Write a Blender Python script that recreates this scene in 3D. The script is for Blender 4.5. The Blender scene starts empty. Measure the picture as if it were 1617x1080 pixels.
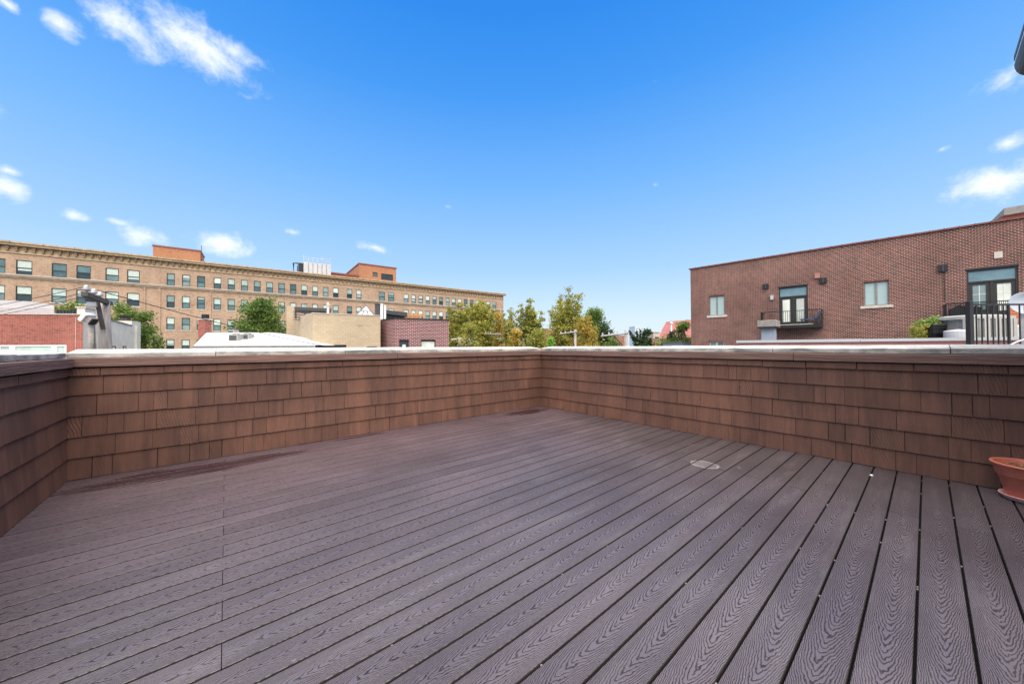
import bpy, math, random
from mathutils import Vector, Matrix
random.seed(7)
S = bpy.context.scene
# ------------------------------------------------------------------ camera
f = 543.85; CX, CY = 808.5, 540.0
O = Vector((-4.6827, -4.7568, 1.139))
PITCH, ROLL, YAW = 0.0138, -0.0051, 0.8778
F = Vector((math.cos(YAW)*math.cos(PITCH), math.sin(YAW)*math.cos(PITCH), math.sin(PITCH)))
R0 = F.cross(Vector((0, 0, 1))).normalized(); U0 = R0.cross(F)
R = math.cos(ROLL)*R0 + math.sin(ROLL)*U0
U = -math.sin(ROLL)*R0 + math.cos(ROLL)*U0
cam = bpy.data.cameras.new('camera'); co = bpy.data.objects.new('camera', cam); S.collection.objects.link(co)
cam.sensor_width = 36; cam.lens = f/1617*36; cam.clip_start = .05; cam.clip_end = 4000
co.matrix_world = Matrix(((R.x, U.x, -F.x, O.x), (R.y, U.y, -F.y, O.y), (R.z, U.z, -F.z, O.z), (0, 0, 0, 1)))
S.camera = co
def ray(u, v): return F + R*((u-CX)/f) - U*((v-CY)/f)
def at(u, v, d): return O + ray(u, v)*d
def zat(u, v, d): return at(u, v, d).z
# ------------------------------------------------------------------ light
SUN_AZ = math.radians(238)      # direction TO the sun, measured from +x towards +y
SUN_EL = math.radians(64)
W = bpy.data.worlds.new('World'); S.world = W; W.use_nodes = True
wt = W.node_tree; wt.nodes.clear(); wn, wl = wt.nodes, wt.links
def N(nt, typ, **kw):
    n = nt.nodes.new(typ)
    for k, v in kw.items():
        if k[0] == 'i' and k[1:].isdigit():
            n.inputs[int(k[1:])].default_value = v
        else: setattr(n, k, v)
    return n
sky = N(wt, 'ShaderNodeTexSky', sky_type='NISHITA'); sky.sun_disc = False
sky.sun_elevation = SUN_EL; sky.sun_rotation = math.pi/2 - SUN_AZ
sky.air_density = 1.0; sky.dust_density = 1.8; sky.ozone_density = 2.0
hs = N(wt, 'ShaderNodeHueSaturation'); hs.inputs['Saturation'].default_value = 1.2; hs.inputs['Hue'].default_value = .505
wl.new(sky.outputs[0], hs.inputs['Color'])
# clear-air gradient by elevation, the same all the way round, over the physical sky
tg = N(wt, 'ShaderNodeTexCoord'); sg = N(wt, 'ShaderNodeSeparateXYZ'); wl.new(tg.outputs['Generated'], sg.inputs[0])
sr_ = N(wt, 'ShaderNodeValToRGB'); wl.new(sg.outputs[2], sr_.inputs[0]); el_ = sr_.color_ramp.elements
SK = [(0, (3.0, 3.4, 3.7)), (.087, (2.5, 3.1, 3.6)), (.21, (1.55, 2.5, 3.75)), (.41, (.72, 1.86, 3.75)), (.59, (.20, 1.25, 3.5)), (.70, (.07, .98, 3.25)), (1.0, (.03, .7, 2.7))]
while len(el_) < len(SK): el_.new(.5)
for e_, (p_, c_) in zip(el_, SK): e_.position = p_; e_.color = (c_[0]/4, c_[1]/4, c_[2]/4, 1)
sm4 = N(wt, 'ShaderNodeVectorMath', operation='SCALE'); sm4.inputs['Scale'].default_value = 4.0; wl.new(sr_.outputs[0], sm4.inputs[0])
skm = N(wt, 'ShaderNodeMix', data_type='RGBA'); skm.inputs[0].default_value = .88; wl.new(hs.outputs[0], skm.inputs[6]); wl.new(sm4.outputs[0], skm.inputs[7])
tc = N(wt, 'ShaderNodeTexCoord')
def cloud(u, v, a, b, ang, k):
    c = ray(u, v).normalized(); ca, sa = math.cos(ang), math.sin(ang)
    t1 = ray(u+a*ca, v+a*sa).normalized()-c; t2 = ray(u-b*sa, v+b*ca).normalized()-c
    t1 = t1/t1.length_squared; t2 = t2/t2.length_squared
    s = N(wt, 'ShaderNodeVectorMath', operation='SUBTRACT'); s.inputs[1].default_value = c
    wl.new(tc.outputs['Generated'], s.inputs[0])
    cx = N(wt, 'ShaderNodeCombineXYZ')
    for i, t in enumerate((t1, t2)):
        dn = N(wt, 'ShaderNodeVectorMath', operation='DOT_PRODUCT'); dn.inputs[1].default_value = t
        wl.new(s.outputs[0], dn.inputs[0]); wl.new(dn.outputs['Value'], cx.inputs[i])
    # reject the far side of the sphere
    fr = N(wt, 'ShaderNodeVectorMath', operation='LENGTH'); wl.new(s.outputs[0], fr.inputs[0])
    wl.new(fr.outputs['Value'], cx.inputs[2])
    ln = N(wt, 'ShaderNodeVectorMath', operation='LENGTH'); wl.new(cx.outputs[0], ln.inputs[0])
    m = N(wt, 'ShaderNodeMath', operation='SUBTRACT'); m.inputs[0].default_value = 1.0; wl.new(ln.outputs['Value'], m.inputs[1])
    m2 = N(wt, 'ShaderNodeMath', operation='ADD'); m2.inputs[1].default_value = k; wl.new(m.outputs[0], m2.inputs[0])
    m3 = N(wt, 'ShaderNodeMath', operation='MINIMUM'); m3.inputs[1].default_value = 1.0+k
    wl.new(m2.outputs[0], m3.inputs[0]); return m3
CL = [(205, 42, 75, 36, .35, 0.02), (300, 66, 95, 42, .15, .12), (362, 78, 52, 26, .0, 0), (92, 38, 40, 18, .75, .05), (10, 5, 34, 12, .4, 0), (18, 298, 38, 20, .2, .05),
      (118, 340, 32, 12, .3, -.15), (185, 350, 32, 9, .1, -.28), (232, 374, 42, 20, 0, .0), (346, 383, 42, 18, .1, .22), (590, 391, 32, 9, .2, .0),
      (1033, 130, 24, 12, 0, -.85), (1570, 113, 40, 10, -.05, -.6), (1592, 226, 46, 16, -.3, -.08), (1572, 287, 68, 27, .05, .25),
      (1035, 292, 40, 16, 0, -.92), (710, 327, 34, 12, 0, -.88), (1488, 236, 26, 10, 0, -.6), (460, 366, 30, 10, 0, -.65), (15, 270, 26, 10, .5, -.15),
      (1740, 60, 120, 40, .2, .1), (-160, 120, 120, 50, .2, .1), (-300, 330, 120, 40, 0, .1), (2000, 300, 150, 50, 0, .1), (600, -320, 150, 60, .3, .05), (1300, -420, 200, 60, 0, .05)]
cur = None
for c in CL:
    m = cloud(*c)
    if cur is None: cur = m
    else:
        mx = N(wt, 'ShaderNodeMath', operation='MAXIMUM'); wl.new(cur.outputs[0], mx.inputs[0]); wl.new(m.outputs[0], mx.inputs[1]); cur = mx
mp = N(wt, 'ShaderNodeMapping'); mp.inputs['Scale'].default_value = (1, 1, 1.15); wl.new(tc.outputs['Generated'], mp.inputs[0])
nz = N(wt, 'ShaderNodeTexNoise'); nz.inputs['Scale'].default_value = 20; nz.inputs['Detail'].default_value = 9; nz.inputs['Roughness'].default_value = .66; nz.inputs['Distortion'].default_value = .25
wl.new(mp.outputs[0], nz.inputs['Vector'])
na = N(wt, 'ShaderNodeMath', operation='MULTIPLY_ADD'); na.inputs[1].default_value = 2.5; na.inputs[2].default_value = -1.14
wl.new(nz.outputs['Fac'], na.inputs[0])
ad = N(wt, 'ShaderNodeMath', operation='ADD'); wl.new(cur.outputs[0], ad.inputs[0]); wl.new(na.outputs[0], ad.inputs[1])
mr = N(wt, 'ShaderNodeMapRange', interpolation_type='SMOOTHSTEP'); mr.inputs['From Min'].default_value = .0; mr.inputs['From Max'].default_value = 1.35; mr.inputs['To Max'].default_value = .86
wl.new(ad.outputs[0], mr.inputs['Value'])
mixc = N(wt, 'ShaderNodeMix', data_type='RGBA'); wl.new(mr.outputs[0], mixc.inputs[0]); wl.new(skm.outputs[2], mixc.inputs[6])
mixc.inputs[7].default_value = (4.2, 4.3, 4.4, 1)
bg = N(wt, 'ShaderNodeBackground'); bg.inputs['Strength'].default_value = .15; wl.new(mixc.outputs[2], bg.inputs[0])
wo = N(wt, 'ShaderNodeOutputWorld'); wl.new(bg.outputs[0], wo.inputs[0])
sl = bpy.data.lights.new('sun', 'SUN'); sl.energy = 4.9; sl.angle = math.radians(95); sl.color = (1, .86, .68)
so = bpy.data.objects.new('sun', sl); S.collection.objects.link(so)
sd = Vector((math.cos(SUN_AZ)*math.cos(SUN_EL), math.sin(SUN_AZ)*math.cos(SUN_EL), math.sin(SUN_EL)))
so.rotation_euler = sd.to_track_quat('Z', 'Y').to_euler()
S.view_settings.view_transform = 'Standard'; S.view_settings.look = 'None'; S.view_settings.exposure = 0.88; S.view_settings.gamma = 1
S.render.engine = 'CYCLES'
# ------------------------------------------------------------------ materials
def newmat(name):
    m = bpy.data.materials.new(name); m.use_nodes = True; nt = m.node_tree
    return m, nt, nt.nodes['Principled BSDF'], nt.links
def ramp(nt, stops):
    r = nt.nodes.new('ShaderNodeValToRGB'); e = r.color_ramp.elements
    while len(e) < len(stops): e.new(.5)
    for el, (p, c) in zip(e, stops): el.position = p; el.color = (*c, 1)
    return r
def noise(nt, vec, scale, detail=4, rough=.55, dist=0):
    n = nt.nodes.new('ShaderNodeTexNoise'); n.inputs['Scale'].default_value = scale; n.inputs['Detail'].default_value = detail
    n.inputs['Roughness'].default_value = rough; n.inputs['Distortion'].default_value = dist
    if vec is not None: nt.links.new(vec, n.inputs['Vector'])
    return n
def math_(nt, op, a=None, b=None, c=None):
    n = nt.nodes.new('ShaderNodeMath'); n.operation = op
    for i, x in enumerate((a, b, c)):
        if x is None: continue
        if isinstance(x, (int, float)): n.inputs[i].default_value = x
        else: nt.links.new(x, n.inputs[i])
    return n.outputs[0]
def mixrgb(nt, fac, a, b, blend='MIX'):
    n = nt.nodes.new('ShaderNodeMix'); n.data_type = 'RGBA'; n.blend_type = blend
    for i, x in ((0, fac), (6, a), (7, b)):
        if isinstance(x, (int, float)): n.inputs[i].default_value = x
        elif isinstance(x, tuple): n.inputs[i].default_value = (*x, 1)
        else: nt.links.new(x, n.inputs[i])
    return n.outputs[2]
def plain(name, col, rough=.7, var=.25, scale=6, bump=.0, metal=0, spec=.5, stretch=(1, 1, 1), bscale=None):
    m, nt, b, l = newmat(name); t = nt.nodes.new('ShaderNodeTexCoord'); mp = nt.nodes.new('ShaderNodeMapping')
    mp.inputs['Scale'].default_value = stretch; l.new(t.outputs['Object'], mp.inputs[0])
    n = noise(nt, mp.outputs[0], scale, 6, .62)
    lo = tuple(c*(1-var) for c in col); hi = tuple(min(1, c*(1+var)) for c in col)
    r = ramp(nt, [(.3, lo), (.7, hi)]); l.new(n.outputs['Fac'], r.inputs[0]); l.new(r.outputs[0], b.inputs['Base Color'])
    b.inputs['Roughness'].default_value = rough; b.inputs['Metallic'].default_value = metal; b.inputs['Specular IOR Level'].default_value = spec
    if bump:
        n2 = noise(nt, mp.outputs[0], bscale or scale*8, 5); bp = nt.nodes.new('ShaderNodeBump'); bp.inputs['Strength'].default_value = bump; bp.inputs['Distance'].default_value = .01
        l.new(n2.outputs['Fac'], bp.inputs['Height']); l.new(bp.outputs[0], b.inputs['Normal'])
    return m
def brick(name, c1, c2, mortar, bw, bh, ms=.012, dark=None, darkp=.5, big=.25, offset=.5, rough=.85):
    m, nt, b, l = newmat(name); t = nt.nodes.new('ShaderNodeTexCoord'); sp = nt.nodes.new('ShaderNodeSeparateXYZ'); l.new(t.outputs['Object'], sp.inputs[0])
    xy = math_(nt, 'ADD', sp.outputs[0], sp.outputs[1]); cb = nt.nodes.new('ShaderNodeCombineXYZ'); l.new(xy, cb.inputs[0]); l.new(sp.outputs[2], cb.inputs[1])
    bt = nt.nodes.new('ShaderNodeTexBrick'); l.new(cb.outputs[0], bt.inputs['Vector']); bt.offset = offset
    bt.inputs['Scale'].default_value = 1; bt.inputs['Brick Width'].default_value = bw; bt.inputs['Row Height'].default_value = bh
    bt.inputs['Mortar Size'].default_value = ms; bt.inputs['Mortar Smooth'].default_value = .2; bt.inputs['Bias'].default_value = 0
    bt.inputs['Color1'].default_value = (*c1, 1); bt.inputs['Color2'].default_value = (*c2, 1); bt.inputs['Mortar'].default_value = (*mortar, 1)
    n = noise(nt, t.outputs['Object'], .35, 5); r = ramp(nt, [(.3, (1-big,)*3), (.7, (1+big*.4,)*3)]); l.new(n.outputs['Fac'], r.inputs[0])
    col = mixrgb(nt, 1.0, bt.outputs['Color'], r.outputs[0], 'MULTIPLY')
    # per-brick dark / pale individuals
    snap = nt.nodes.new('ShaderNodeVectorMath'); snap.operation = 'MULTIPLY'; snap.inputs[1].default_value = (1/bw*1.37, 1/bh*.93, 0); l.new(cb.outputs[0], snap.inputs[0])
    wn_ = nt.nodes.new('ShaderNodeTexVoronoi'); wn_.inputs['Scale'].default_value = 1; l.new(snap.outputs[0], wn_.inputs['Vector'])
    sc = nt.nodes.new('ShaderNodeSeparateColor'); l.new(wn_.outputs['Color'], sc.inputs[0])
    dk = ramp(nt, [(darkp-.12, dark or tuple(c*.5 for c in c1)), (darkp+.08, (1, 1, 1))])
    if dark is None: dk.color_ramp.elements[0].color = (.55, .5, .5, 1)
    else: dk.color_ramp.elements[0].color = (*dark, 1)
    l.new(sc.outputs[0], dk.inputs[0])
    inv = math_(nt, 'SUBTRACT', 1.0, bt.outputs['Fac'])
    col = mixrgb(nt, inv, col, mixrgb(nt, 1.0, col, dk.outputs[0], 'MULTIPLY'))
    l.new(col, b.inputs['Base Color']); b.inputs['Roughness'].default_value = rough; b.inputs['Specular IOR Level'].default_value = .3
    bp = nt.nodes.new('ShaderNodeBump'); bp.inputs['Strength'].default_value = .6; bp.inputs['Distance'].default_value = .008; bp.invert = True
    l.new(bt.outputs['Fac'], bp.inputs['Height']); l.new(bp.outputs[0], b.inputs['Normal'])
    return m
def glassy(name, col, rough=.08, spec=.6):
    m = plain(name, col, rough, .22, 1.1, spec=spec); nt = m.node_tree; b = nt.nodes['Principled BSDF']; oi = nt.nodes.new('ShaderNodeObjectInfo')
    src = b.inputs['Base Color'].links[0].from_socket; vr = ramp(nt, [(0, (.55, .6, .62)), (.5, (1, 1, 1)), (1, (1.3, 1.28, 1.2))]); nt.links.new(oi.outputs['Random'], vr.inputs[0])
    nt.links.new(mixrgb(nt, 1.0, src, vr.outputs[0], 'MULTIPLY'), b.inputs['Base Color']); return m

def deck_mat():
    m, nt, b, l = newmat('composite_decking')
    t = nt.nodes.new('ShaderNodeTexCoord'); oi = nt.nodes.new('ShaderNodeObjectInfo'); g = nt.nodes.new('ShaderNodeNewGeometry')
    sp = nt.nodes.new('ShaderNodeSeparateXYZ'); l.new(t.outputs['Object'], sp.inputs[0])
    offx = math_(nt, 'MULTIPLY', oi.outputs['Random'], 37.0)
    x = math_(nt, 'ADD', sp.outputs[0], offx); y = sp.outputs[1]
    cv = nt.nodes.new('ShaderNodeCombineXYZ'); l.new(x, cv.inputs[0]); l.new(y, cv.inputs[1]); l.new(offx, cv.inputs[2])
    # wander of the apex across the board
    st = nt.nodes.new('ShaderNodeVectorMath'); st.operation = 'MULTIPLY'; st.inputs[1].default_value = (1, 0, 1); l.new(cv.outputs[0], st.inputs[0])
    w1 = noise(nt, st.outputs[0], 2.2, 1); ywan = math_(nt, 'MULTIPLY_ADD', w1.outputs['Fac'], .05, -.025)
    yy = math_(nt, 'ADD', y, ywan)
    ya = math_(nt, 'POWER', math_(nt, 'ADD', math_(nt, 'ABSOLUTE', math_(nt, 'MULTIPLY', yy, 14.3)), .02), 1.55)
    # fine jitter and slow spacing changes
    j = nt.nodes.new('ShaderNodeVectorMath'); j.operation = 'MULTIPLY'; j.inputs[1].default_value = (1, 2.2, 1); l.new(cv.outputs[0], j.inputs[0])
    w2 = noise(nt, j.outputs[0], 30, 3, .6); w3 = noise(nt, st.outputs[0], 3.0, 2)
    w4 = noise(nt, j.outputs[0], 9, 2, .5)
    amp = math_(nt, 'MULTIPLY_ADD', w3.outputs['Fac'], 9.0, 4.6)
    ph = math_(nt, 'MULTIPLY', x, -23.0)
    ph = math_(nt, 'MULTIPLY_ADD', ya, amp, ph)
    ph = math_(nt, 'MULTIPLY_ADD', w2.outputs['Fac'], 1.5, ph)
    ph = math_(nt, 'MULTIPLY_ADD', w4.outputs['Fac'], 2.6, ph)
    fr = math_(nt, 'FRACT', ph)
    tri = math_(nt, 'ABSOLUTE', math_(nt, 'MULTIPLY_ADD', fr, 2.0, -1.0))
    line = nt.nodes.new('ShaderNodeMapRange'); line.interpolation_type = 'SMOOTHSTEP'; l.new(tri, line.inputs['Value'])
    line.inputs['From Min'].default_value = .5; line.inputs['From Max'].default_value = .95
    # break the lines up
    w5 = noise(nt, j.outputs[0], 60, 3, .7)
    lf = math_(nt, 'MULTIPLY', line.outputs[0], math_(nt, 'MULTIPLY_ADD', w5.outputs['Fac'], 1.0, .45))
    # board colour with slow patches in world space
    P = g.outputs['Position']
    big = noise(nt, P, .8, 4, .6)
    base = ramp(nt, [(.3, (.080, .065, .069)), (.5, (.105, .087, .092)), (.72, (.131, .111, .116))]); l.new(big.outputs['Fac'], base.inputs[0])
    pr = math_(nt, 'MULTIPLY_ADD', oi.outputs['Random'], .26, .87)
    prc = nt.nodes.new('ShaderNodeCombineColor'); [l.new(pr, prc.inputs[i]) for i in range(3)]
    col = mixrgb(nt, 1.0, base.outputs[0], prc.outputs[0], 'MULTIPLY')
    fine = noise(nt, cv.outputs[0], 220, 3, .7); fr2 = ramp(nt, [(.3, (.86, .86, .86)), (.7, (1.1, 1.1, 1.1))]); l.new(fine.outputs['Fac'], fr2.inputs[0])
    col = mixrgb(nt, 1.0, col, fr2.outputs[0], 'MULTIPLY')
    col = mixrgb(nt, math_(nt, 'MINIMUM', math_(nt, 'MULTIPLY', lf, .92), .85), col, (.020, .015, .018))
    # foot-worn dusty scuffs and long faded streaks
    ms = nt.nodes.new('ShaderNodeMapping'); ms.inputs['Scale'].default_value = (.7, 5, 1); l.new(P, ms.inputs[0])
    sn = noise(nt, ms.outputs[0], 1.6, 6, .7); sm_ = nt.nodes.new('ShaderNodeMapRange'); l.new(sn.outputs['Fac'], sm_.inputs['Value']); sm_.inputs['From Min'].default_value = .52; sm_.inputs['From Max'].default_value = .78; sm_.inputs['To Max'].default_value = .5
    col = mixrgb(nt, sm_.outputs[0], col, (.175, .162, .162))
    dn = noise(nt, P, 2.7, 7, .75); dm = nt.nodes.new('ShaderNodeMapRange'); l.new(dn.outputs['Fac'], dm.inputs['Value']); dm.inputs['From Min'].default_value = .56; dm.inputs['From Max'].default_value = .74; dm.inputs['To Max'].default_value = .32
    col = mixrgb(nt, dm.outputs[0], col, (.07, .055, .055))
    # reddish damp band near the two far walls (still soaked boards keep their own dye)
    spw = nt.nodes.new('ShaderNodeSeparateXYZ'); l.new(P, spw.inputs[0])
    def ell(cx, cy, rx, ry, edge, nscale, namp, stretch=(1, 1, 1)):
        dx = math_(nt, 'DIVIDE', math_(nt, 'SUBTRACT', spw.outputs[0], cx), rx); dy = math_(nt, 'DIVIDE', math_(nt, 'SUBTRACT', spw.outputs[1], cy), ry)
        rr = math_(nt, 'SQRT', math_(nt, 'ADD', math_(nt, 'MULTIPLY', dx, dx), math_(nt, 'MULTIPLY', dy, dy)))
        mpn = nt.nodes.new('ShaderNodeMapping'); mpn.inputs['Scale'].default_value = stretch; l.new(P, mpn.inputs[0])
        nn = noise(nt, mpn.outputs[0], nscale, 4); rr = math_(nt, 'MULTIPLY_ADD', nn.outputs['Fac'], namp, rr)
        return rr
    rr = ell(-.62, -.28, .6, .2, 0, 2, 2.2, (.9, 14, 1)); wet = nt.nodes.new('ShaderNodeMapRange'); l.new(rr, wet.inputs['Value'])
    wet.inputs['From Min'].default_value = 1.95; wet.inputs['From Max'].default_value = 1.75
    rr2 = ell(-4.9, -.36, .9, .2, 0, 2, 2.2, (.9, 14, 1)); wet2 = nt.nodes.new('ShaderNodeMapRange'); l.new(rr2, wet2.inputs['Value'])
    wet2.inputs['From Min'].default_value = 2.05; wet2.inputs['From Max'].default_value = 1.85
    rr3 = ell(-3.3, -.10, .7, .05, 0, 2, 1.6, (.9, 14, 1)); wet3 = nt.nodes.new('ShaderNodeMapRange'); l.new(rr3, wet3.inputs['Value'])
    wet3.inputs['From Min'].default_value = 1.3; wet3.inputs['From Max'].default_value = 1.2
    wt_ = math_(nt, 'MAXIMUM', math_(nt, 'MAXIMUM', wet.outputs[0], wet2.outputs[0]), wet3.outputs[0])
    # reddish tint zone
    zone = math_(nt, 'ADD', math_(nt, 'MULTIPLY', spw.outputs[1], .55), math_(nt, 'MULTIPLY', big.outputs['Fac'], 2.2))
    zr = nt.nodes.new('ShaderNodeMapRange'); l.new(zone, zr.inputs['Value']); zr.inputs['From Min'].default_value = -.35; zr.inputs['From Max'].default_value = 1.2
    col = mixrgb(nt, math_(nt, 'MULTIPLY', zr.outputs[0], .8), col, mixrgb(nt, 1.0, col, (1.06, .82, .92), 'MULTIPLY'))
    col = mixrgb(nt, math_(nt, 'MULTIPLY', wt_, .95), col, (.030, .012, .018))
    # white dried ring
    r4 = ell(-1.14, -3.375, .105, .125, 0, 22, .42); ring = math_(nt, 'SUBTRACT', 1.0, math_(nt, 'MULTIPLY', math_(nt, 'ABSOLUTE', math_(nt, 'SUBTRACT', r4, 1.12)), 8.0))
    ring = math_(nt, 'MULTIPLY', math_(nt, 'MAXIMUM', ring, 0.0), math_(nt, 'MULTIPLY_ADD', w5.outputs['Fac'], .9, .05)); ins = nt.nodes.new('ShaderNodeMapRange'); l.new(r4, ins.inputs['Value'])
    ins.inputs['From Min'].default_value = 1.15; ins.inputs['From Max'].default_value = .95; ins.inputs['To Max'].default_value = .13
    tot = math_(nt, 'MAXIMUM', ring, ins.outputs[0])
    for (cx, cy, rx, ry) in ((-4.485, -3.266, .03, .02), (-1.3, -2.85, .12, .04), (-1.02, -2.35, .1, .05), (-3.9, -.98, .13, .02), (-3.5, -.8, .03, .02), (-.98, -3.62, .08, .05), (-.55, -3.0, .1, .05)):
        q = ell(cx, cy, rx, ry, 0, 60, 1.6); mq = nt.nodes.new('ShaderNodeMapRange'); l.new(q, mq.inputs['Value'])
        mq.inputs['From Min'].default_value = 1.25; mq.inputs['From Max'].default_value = .5; mq.inputs['To Max'].default_value = .28
        tot = math_(nt, 'MAXIMUM', tot, mq.outputs[0])
    # tiny pale specks and dirt
    spk = noise(nt, P, 55, 2, .8); sr = nt.nodes.new('ShaderNodeMapRange'); l.new(spk.outputs['Fac'], sr.inputs['Value']); sr.inputs['From Min'].default_value = .76; sr.inputs['From Max'].default_value = .8; sr.inputs['To Max'].default_value = .4
    tot = math_(nt, 'MAXIMUM', tot, sr.outputs[0])
    col = mixrgb(nt, tot, col, (.62, .6, .58))
    l.new(col, b.inputs['Base Color'])
    ro = math_(nt, 'MULTIPLY_ADD', big.outputs['Fac'], .3, .20); ro = math_(nt, 'SUBTRACT', ro, math_(nt, 'MULTIPLY', wt_, .2))
    l.new(ro, b.inputs['Roughness']); l.new(math_(nt, 'MULTIPLY', math_(nt, 'SUBTRACT', 1.0, math_(nt, 'MINIMUM', math_(nt, 'MULTIPLY', lf, .9), .9)), .95), b.inputs['Specular IOR Level'])
    bp = nt.nodes.new('ShaderNodeBump'); bp.inputs['Strength'].default_value = .55; bp.inputs['Distance'].default_value = .0025; bp.invert = True
    hgt = math_(nt, 'MULTIPLY_ADD', fine.outputs['Fac'], .35, lf)
    l.new(hgt, bp.inputs['Height']); l.new(bp.outputs[0], b.inputs['Normal'])
    return m

def shingle_mat():
    m, nt, b, l = newmat('stained_cedar_shingle')
    t = nt.nodes.new('ShaderNodeTexCoord'); oi = nt.nodes.new('ShaderNodeObjectInfo'); g = nt.nodes.new('ShaderNodeNewGeometry')
    off = nt.nodes.new('ShaderNodeVectorMath'); off.operation = 'MULTIPLY_ADD'; cc = nt.nodes.new('ShaderNodeCombineXYZ')
    for i in range(3): l.new(oi.outputs['Random'], cc.inputs[i])
    off.inputs[1].default_value = (31, 17, 47); l.new(cc.outputs[0], off.inputs[0]); l.new(t.outputs['Object'], off.inputs[2])
    base = ramp(nt, [(0, (.142, .069, .046)), (.2, (.132, .064, .043)), (.5, (.146, .071, .047)), (.75, (.156, .076, .051)), (1, (.144, .070, .046))]); l.new(oi.outputs['Random'], base.inputs[0])
    st = nt.nodes.new('ShaderNodeMapping'); st.inputs['Scale'].default_value = (16, 16, 1.1); l.new(off.outputs[0], st.inputs[0])
    n1 = noise(nt, st.outputs[0], 1.6, 7, .72); r1 = ramp(nt, [(.3, (.80, .80, .81)), (.68, (1.12, 1.10, 1.09))]); l.new(n1.outputs['Fac'], r1.inputs[0])
    col = mixrgb(nt, 1.0, base.outputs[0], r1.outputs[0], 'MULTIPLY')
    n2 = noise(nt, g.outputs['Position'], 1.1, 4, .6); r2 = ramp(nt, [(.34, (.72, .74, .78)), (.62, (1.08, 1.06, 1.04))]); l.new(n2.outputs['Fac'], r2.inputs[0])
    col = mixrgb(nt, 1.0, col, r2.outputs[0], 'MULTIPLY')
    wsm = nt.nodes.new('ShaderNodeMapping'); wsm.inputs['Scale'].default_value = (4.5, 4.5, .55); l.new(g.outputs['Position'], wsm.inputs[0])
    n6 = noise(nt, wsm.outputs[0], 1.5, 6, .7); r6 = ramp(nt, [(.36, (.70, .72, .76)), (.6, (1.06, 1.05, 1.04))]); l.new(n6.outputs['Fac'], r6.inputs[0])
    col = mixrgb(nt, 1.0, col, r6.outputs[0], 'MULTIPLY')
    # sawn ripple: bold on some shingles, nearly absent on others
    wv = nt.nodes.new('ShaderNodeTexWave'); wv.wave_type = 'BANDS'; wv.bands_direction = 'X'; wv.inputs['Scale'].default_value = 16; wv.inputs['Distortion'].default_value = 5; wv.inputs['Detail'].default_value = 2; wv.inputs['Detail Scale'].default_value = .55
    mw = nt.nodes.new('ShaderNodeMapping'); mw.inputs['Scale'].default_value = (1, 1, .7); mw.inputs['Rotation'].default_value = (0, .35, 0); l.new(off.outputs[0], mw.inputs[0]); l.new(mw.outputs[0], wv.inputs['Vector'])
    sel = nt.nodes.new('ShaderNodeMapRange'); l.new(math_(nt, 'FRACT', math_(nt, 'MULTIPLY', oi.outputs['Random'], 7.31)), sel.inputs['Value']); sel.inputs['From Min'].default_value = .62; sel.inputs['From Max'].default_value = .9
    rip = math_(nt, 'MULTIPLY', wv.outputs['Fac'], sel.outputs[0])
    col = mixrgb(nt, math_(nt, 'MULTIPLY', rip, .12), col, (.26, .13, .095))
    l.new(col, b.inputs['Base Color']); b.inputs['Roughness'].default_value = .74; b.inputs['Specular IOR Level'].default_value = .35
    gr = nt.nodes.new('ShaderNodeMapping'); gr.inputs['Scale'].default_value = (150, 150, 5); l.new(off.outputs[0], gr.inputs[0]); n3 = noise(nt, gr.outputs[0], 1, 4, .65)
    h = math_(nt, 'MULTIPLY_ADD', rip, .9, n3.outputs['Fac'])
    bp = nt.nodes.new('ShaderNodeBump'); bp.inputs['Strength'].default_value = .8; bp.inputs['Distance'].default_value = .0028; l.new(h, bp.inputs['Height']); l.new(bp.outputs[0], b.inputs['Normal'])
    return m
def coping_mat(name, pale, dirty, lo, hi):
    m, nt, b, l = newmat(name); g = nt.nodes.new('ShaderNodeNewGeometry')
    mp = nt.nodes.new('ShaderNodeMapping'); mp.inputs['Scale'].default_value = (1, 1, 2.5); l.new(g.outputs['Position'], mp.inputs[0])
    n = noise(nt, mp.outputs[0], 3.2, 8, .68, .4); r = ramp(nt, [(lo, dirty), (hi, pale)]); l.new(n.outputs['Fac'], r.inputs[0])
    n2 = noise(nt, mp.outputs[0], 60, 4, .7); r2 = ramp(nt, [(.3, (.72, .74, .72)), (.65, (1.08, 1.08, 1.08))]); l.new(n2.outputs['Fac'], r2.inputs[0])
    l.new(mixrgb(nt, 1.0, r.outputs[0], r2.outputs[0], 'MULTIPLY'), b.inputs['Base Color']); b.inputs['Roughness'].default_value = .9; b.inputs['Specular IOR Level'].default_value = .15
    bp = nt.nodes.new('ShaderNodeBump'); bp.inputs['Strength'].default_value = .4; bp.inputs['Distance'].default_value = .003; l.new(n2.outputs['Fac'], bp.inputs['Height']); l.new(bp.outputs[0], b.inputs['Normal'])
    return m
def leafmat(name, stops):
    m, nt, b, l = newmat(name); g = nt.nodes.new('ShaderNodeNewGeometry'); n = noise(nt, g.outputs['Position'], .45, 3)
    a = math_(nt, 'ADD', math_(nt, 'MULTIPLY', g.outputs['Random Per Island'], .55), math_(nt, 'MULTIPLY_ADD', n.outputs['Fac'], 1.5, -.5))
    r = ramp(nt, stops); l.new(a, r.inputs[0]); l.new(r.outputs[0], b.inputs['Base Color']); b.inputs['Roughness'].default_value = .6
    tr = nt.nodes.new('ShaderNodeBsdfTranslucent'); l.new(r.outputs[0], tr.inputs[0]); mx = nt.nodes.new('ShaderNodeMixShader'); mx.inputs[0].default_value = .45
    l.new(b.outputs[0], mx.inputs[1]); l.new(tr.outputs[0], mx.inputs[2]); l.new(mx.outputs[0], nt.nodes['Material Output'].inputs[0]); return m
M = {}
M['deck'] = deck_mat(); M['shingle'] = shingle_mat()
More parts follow.
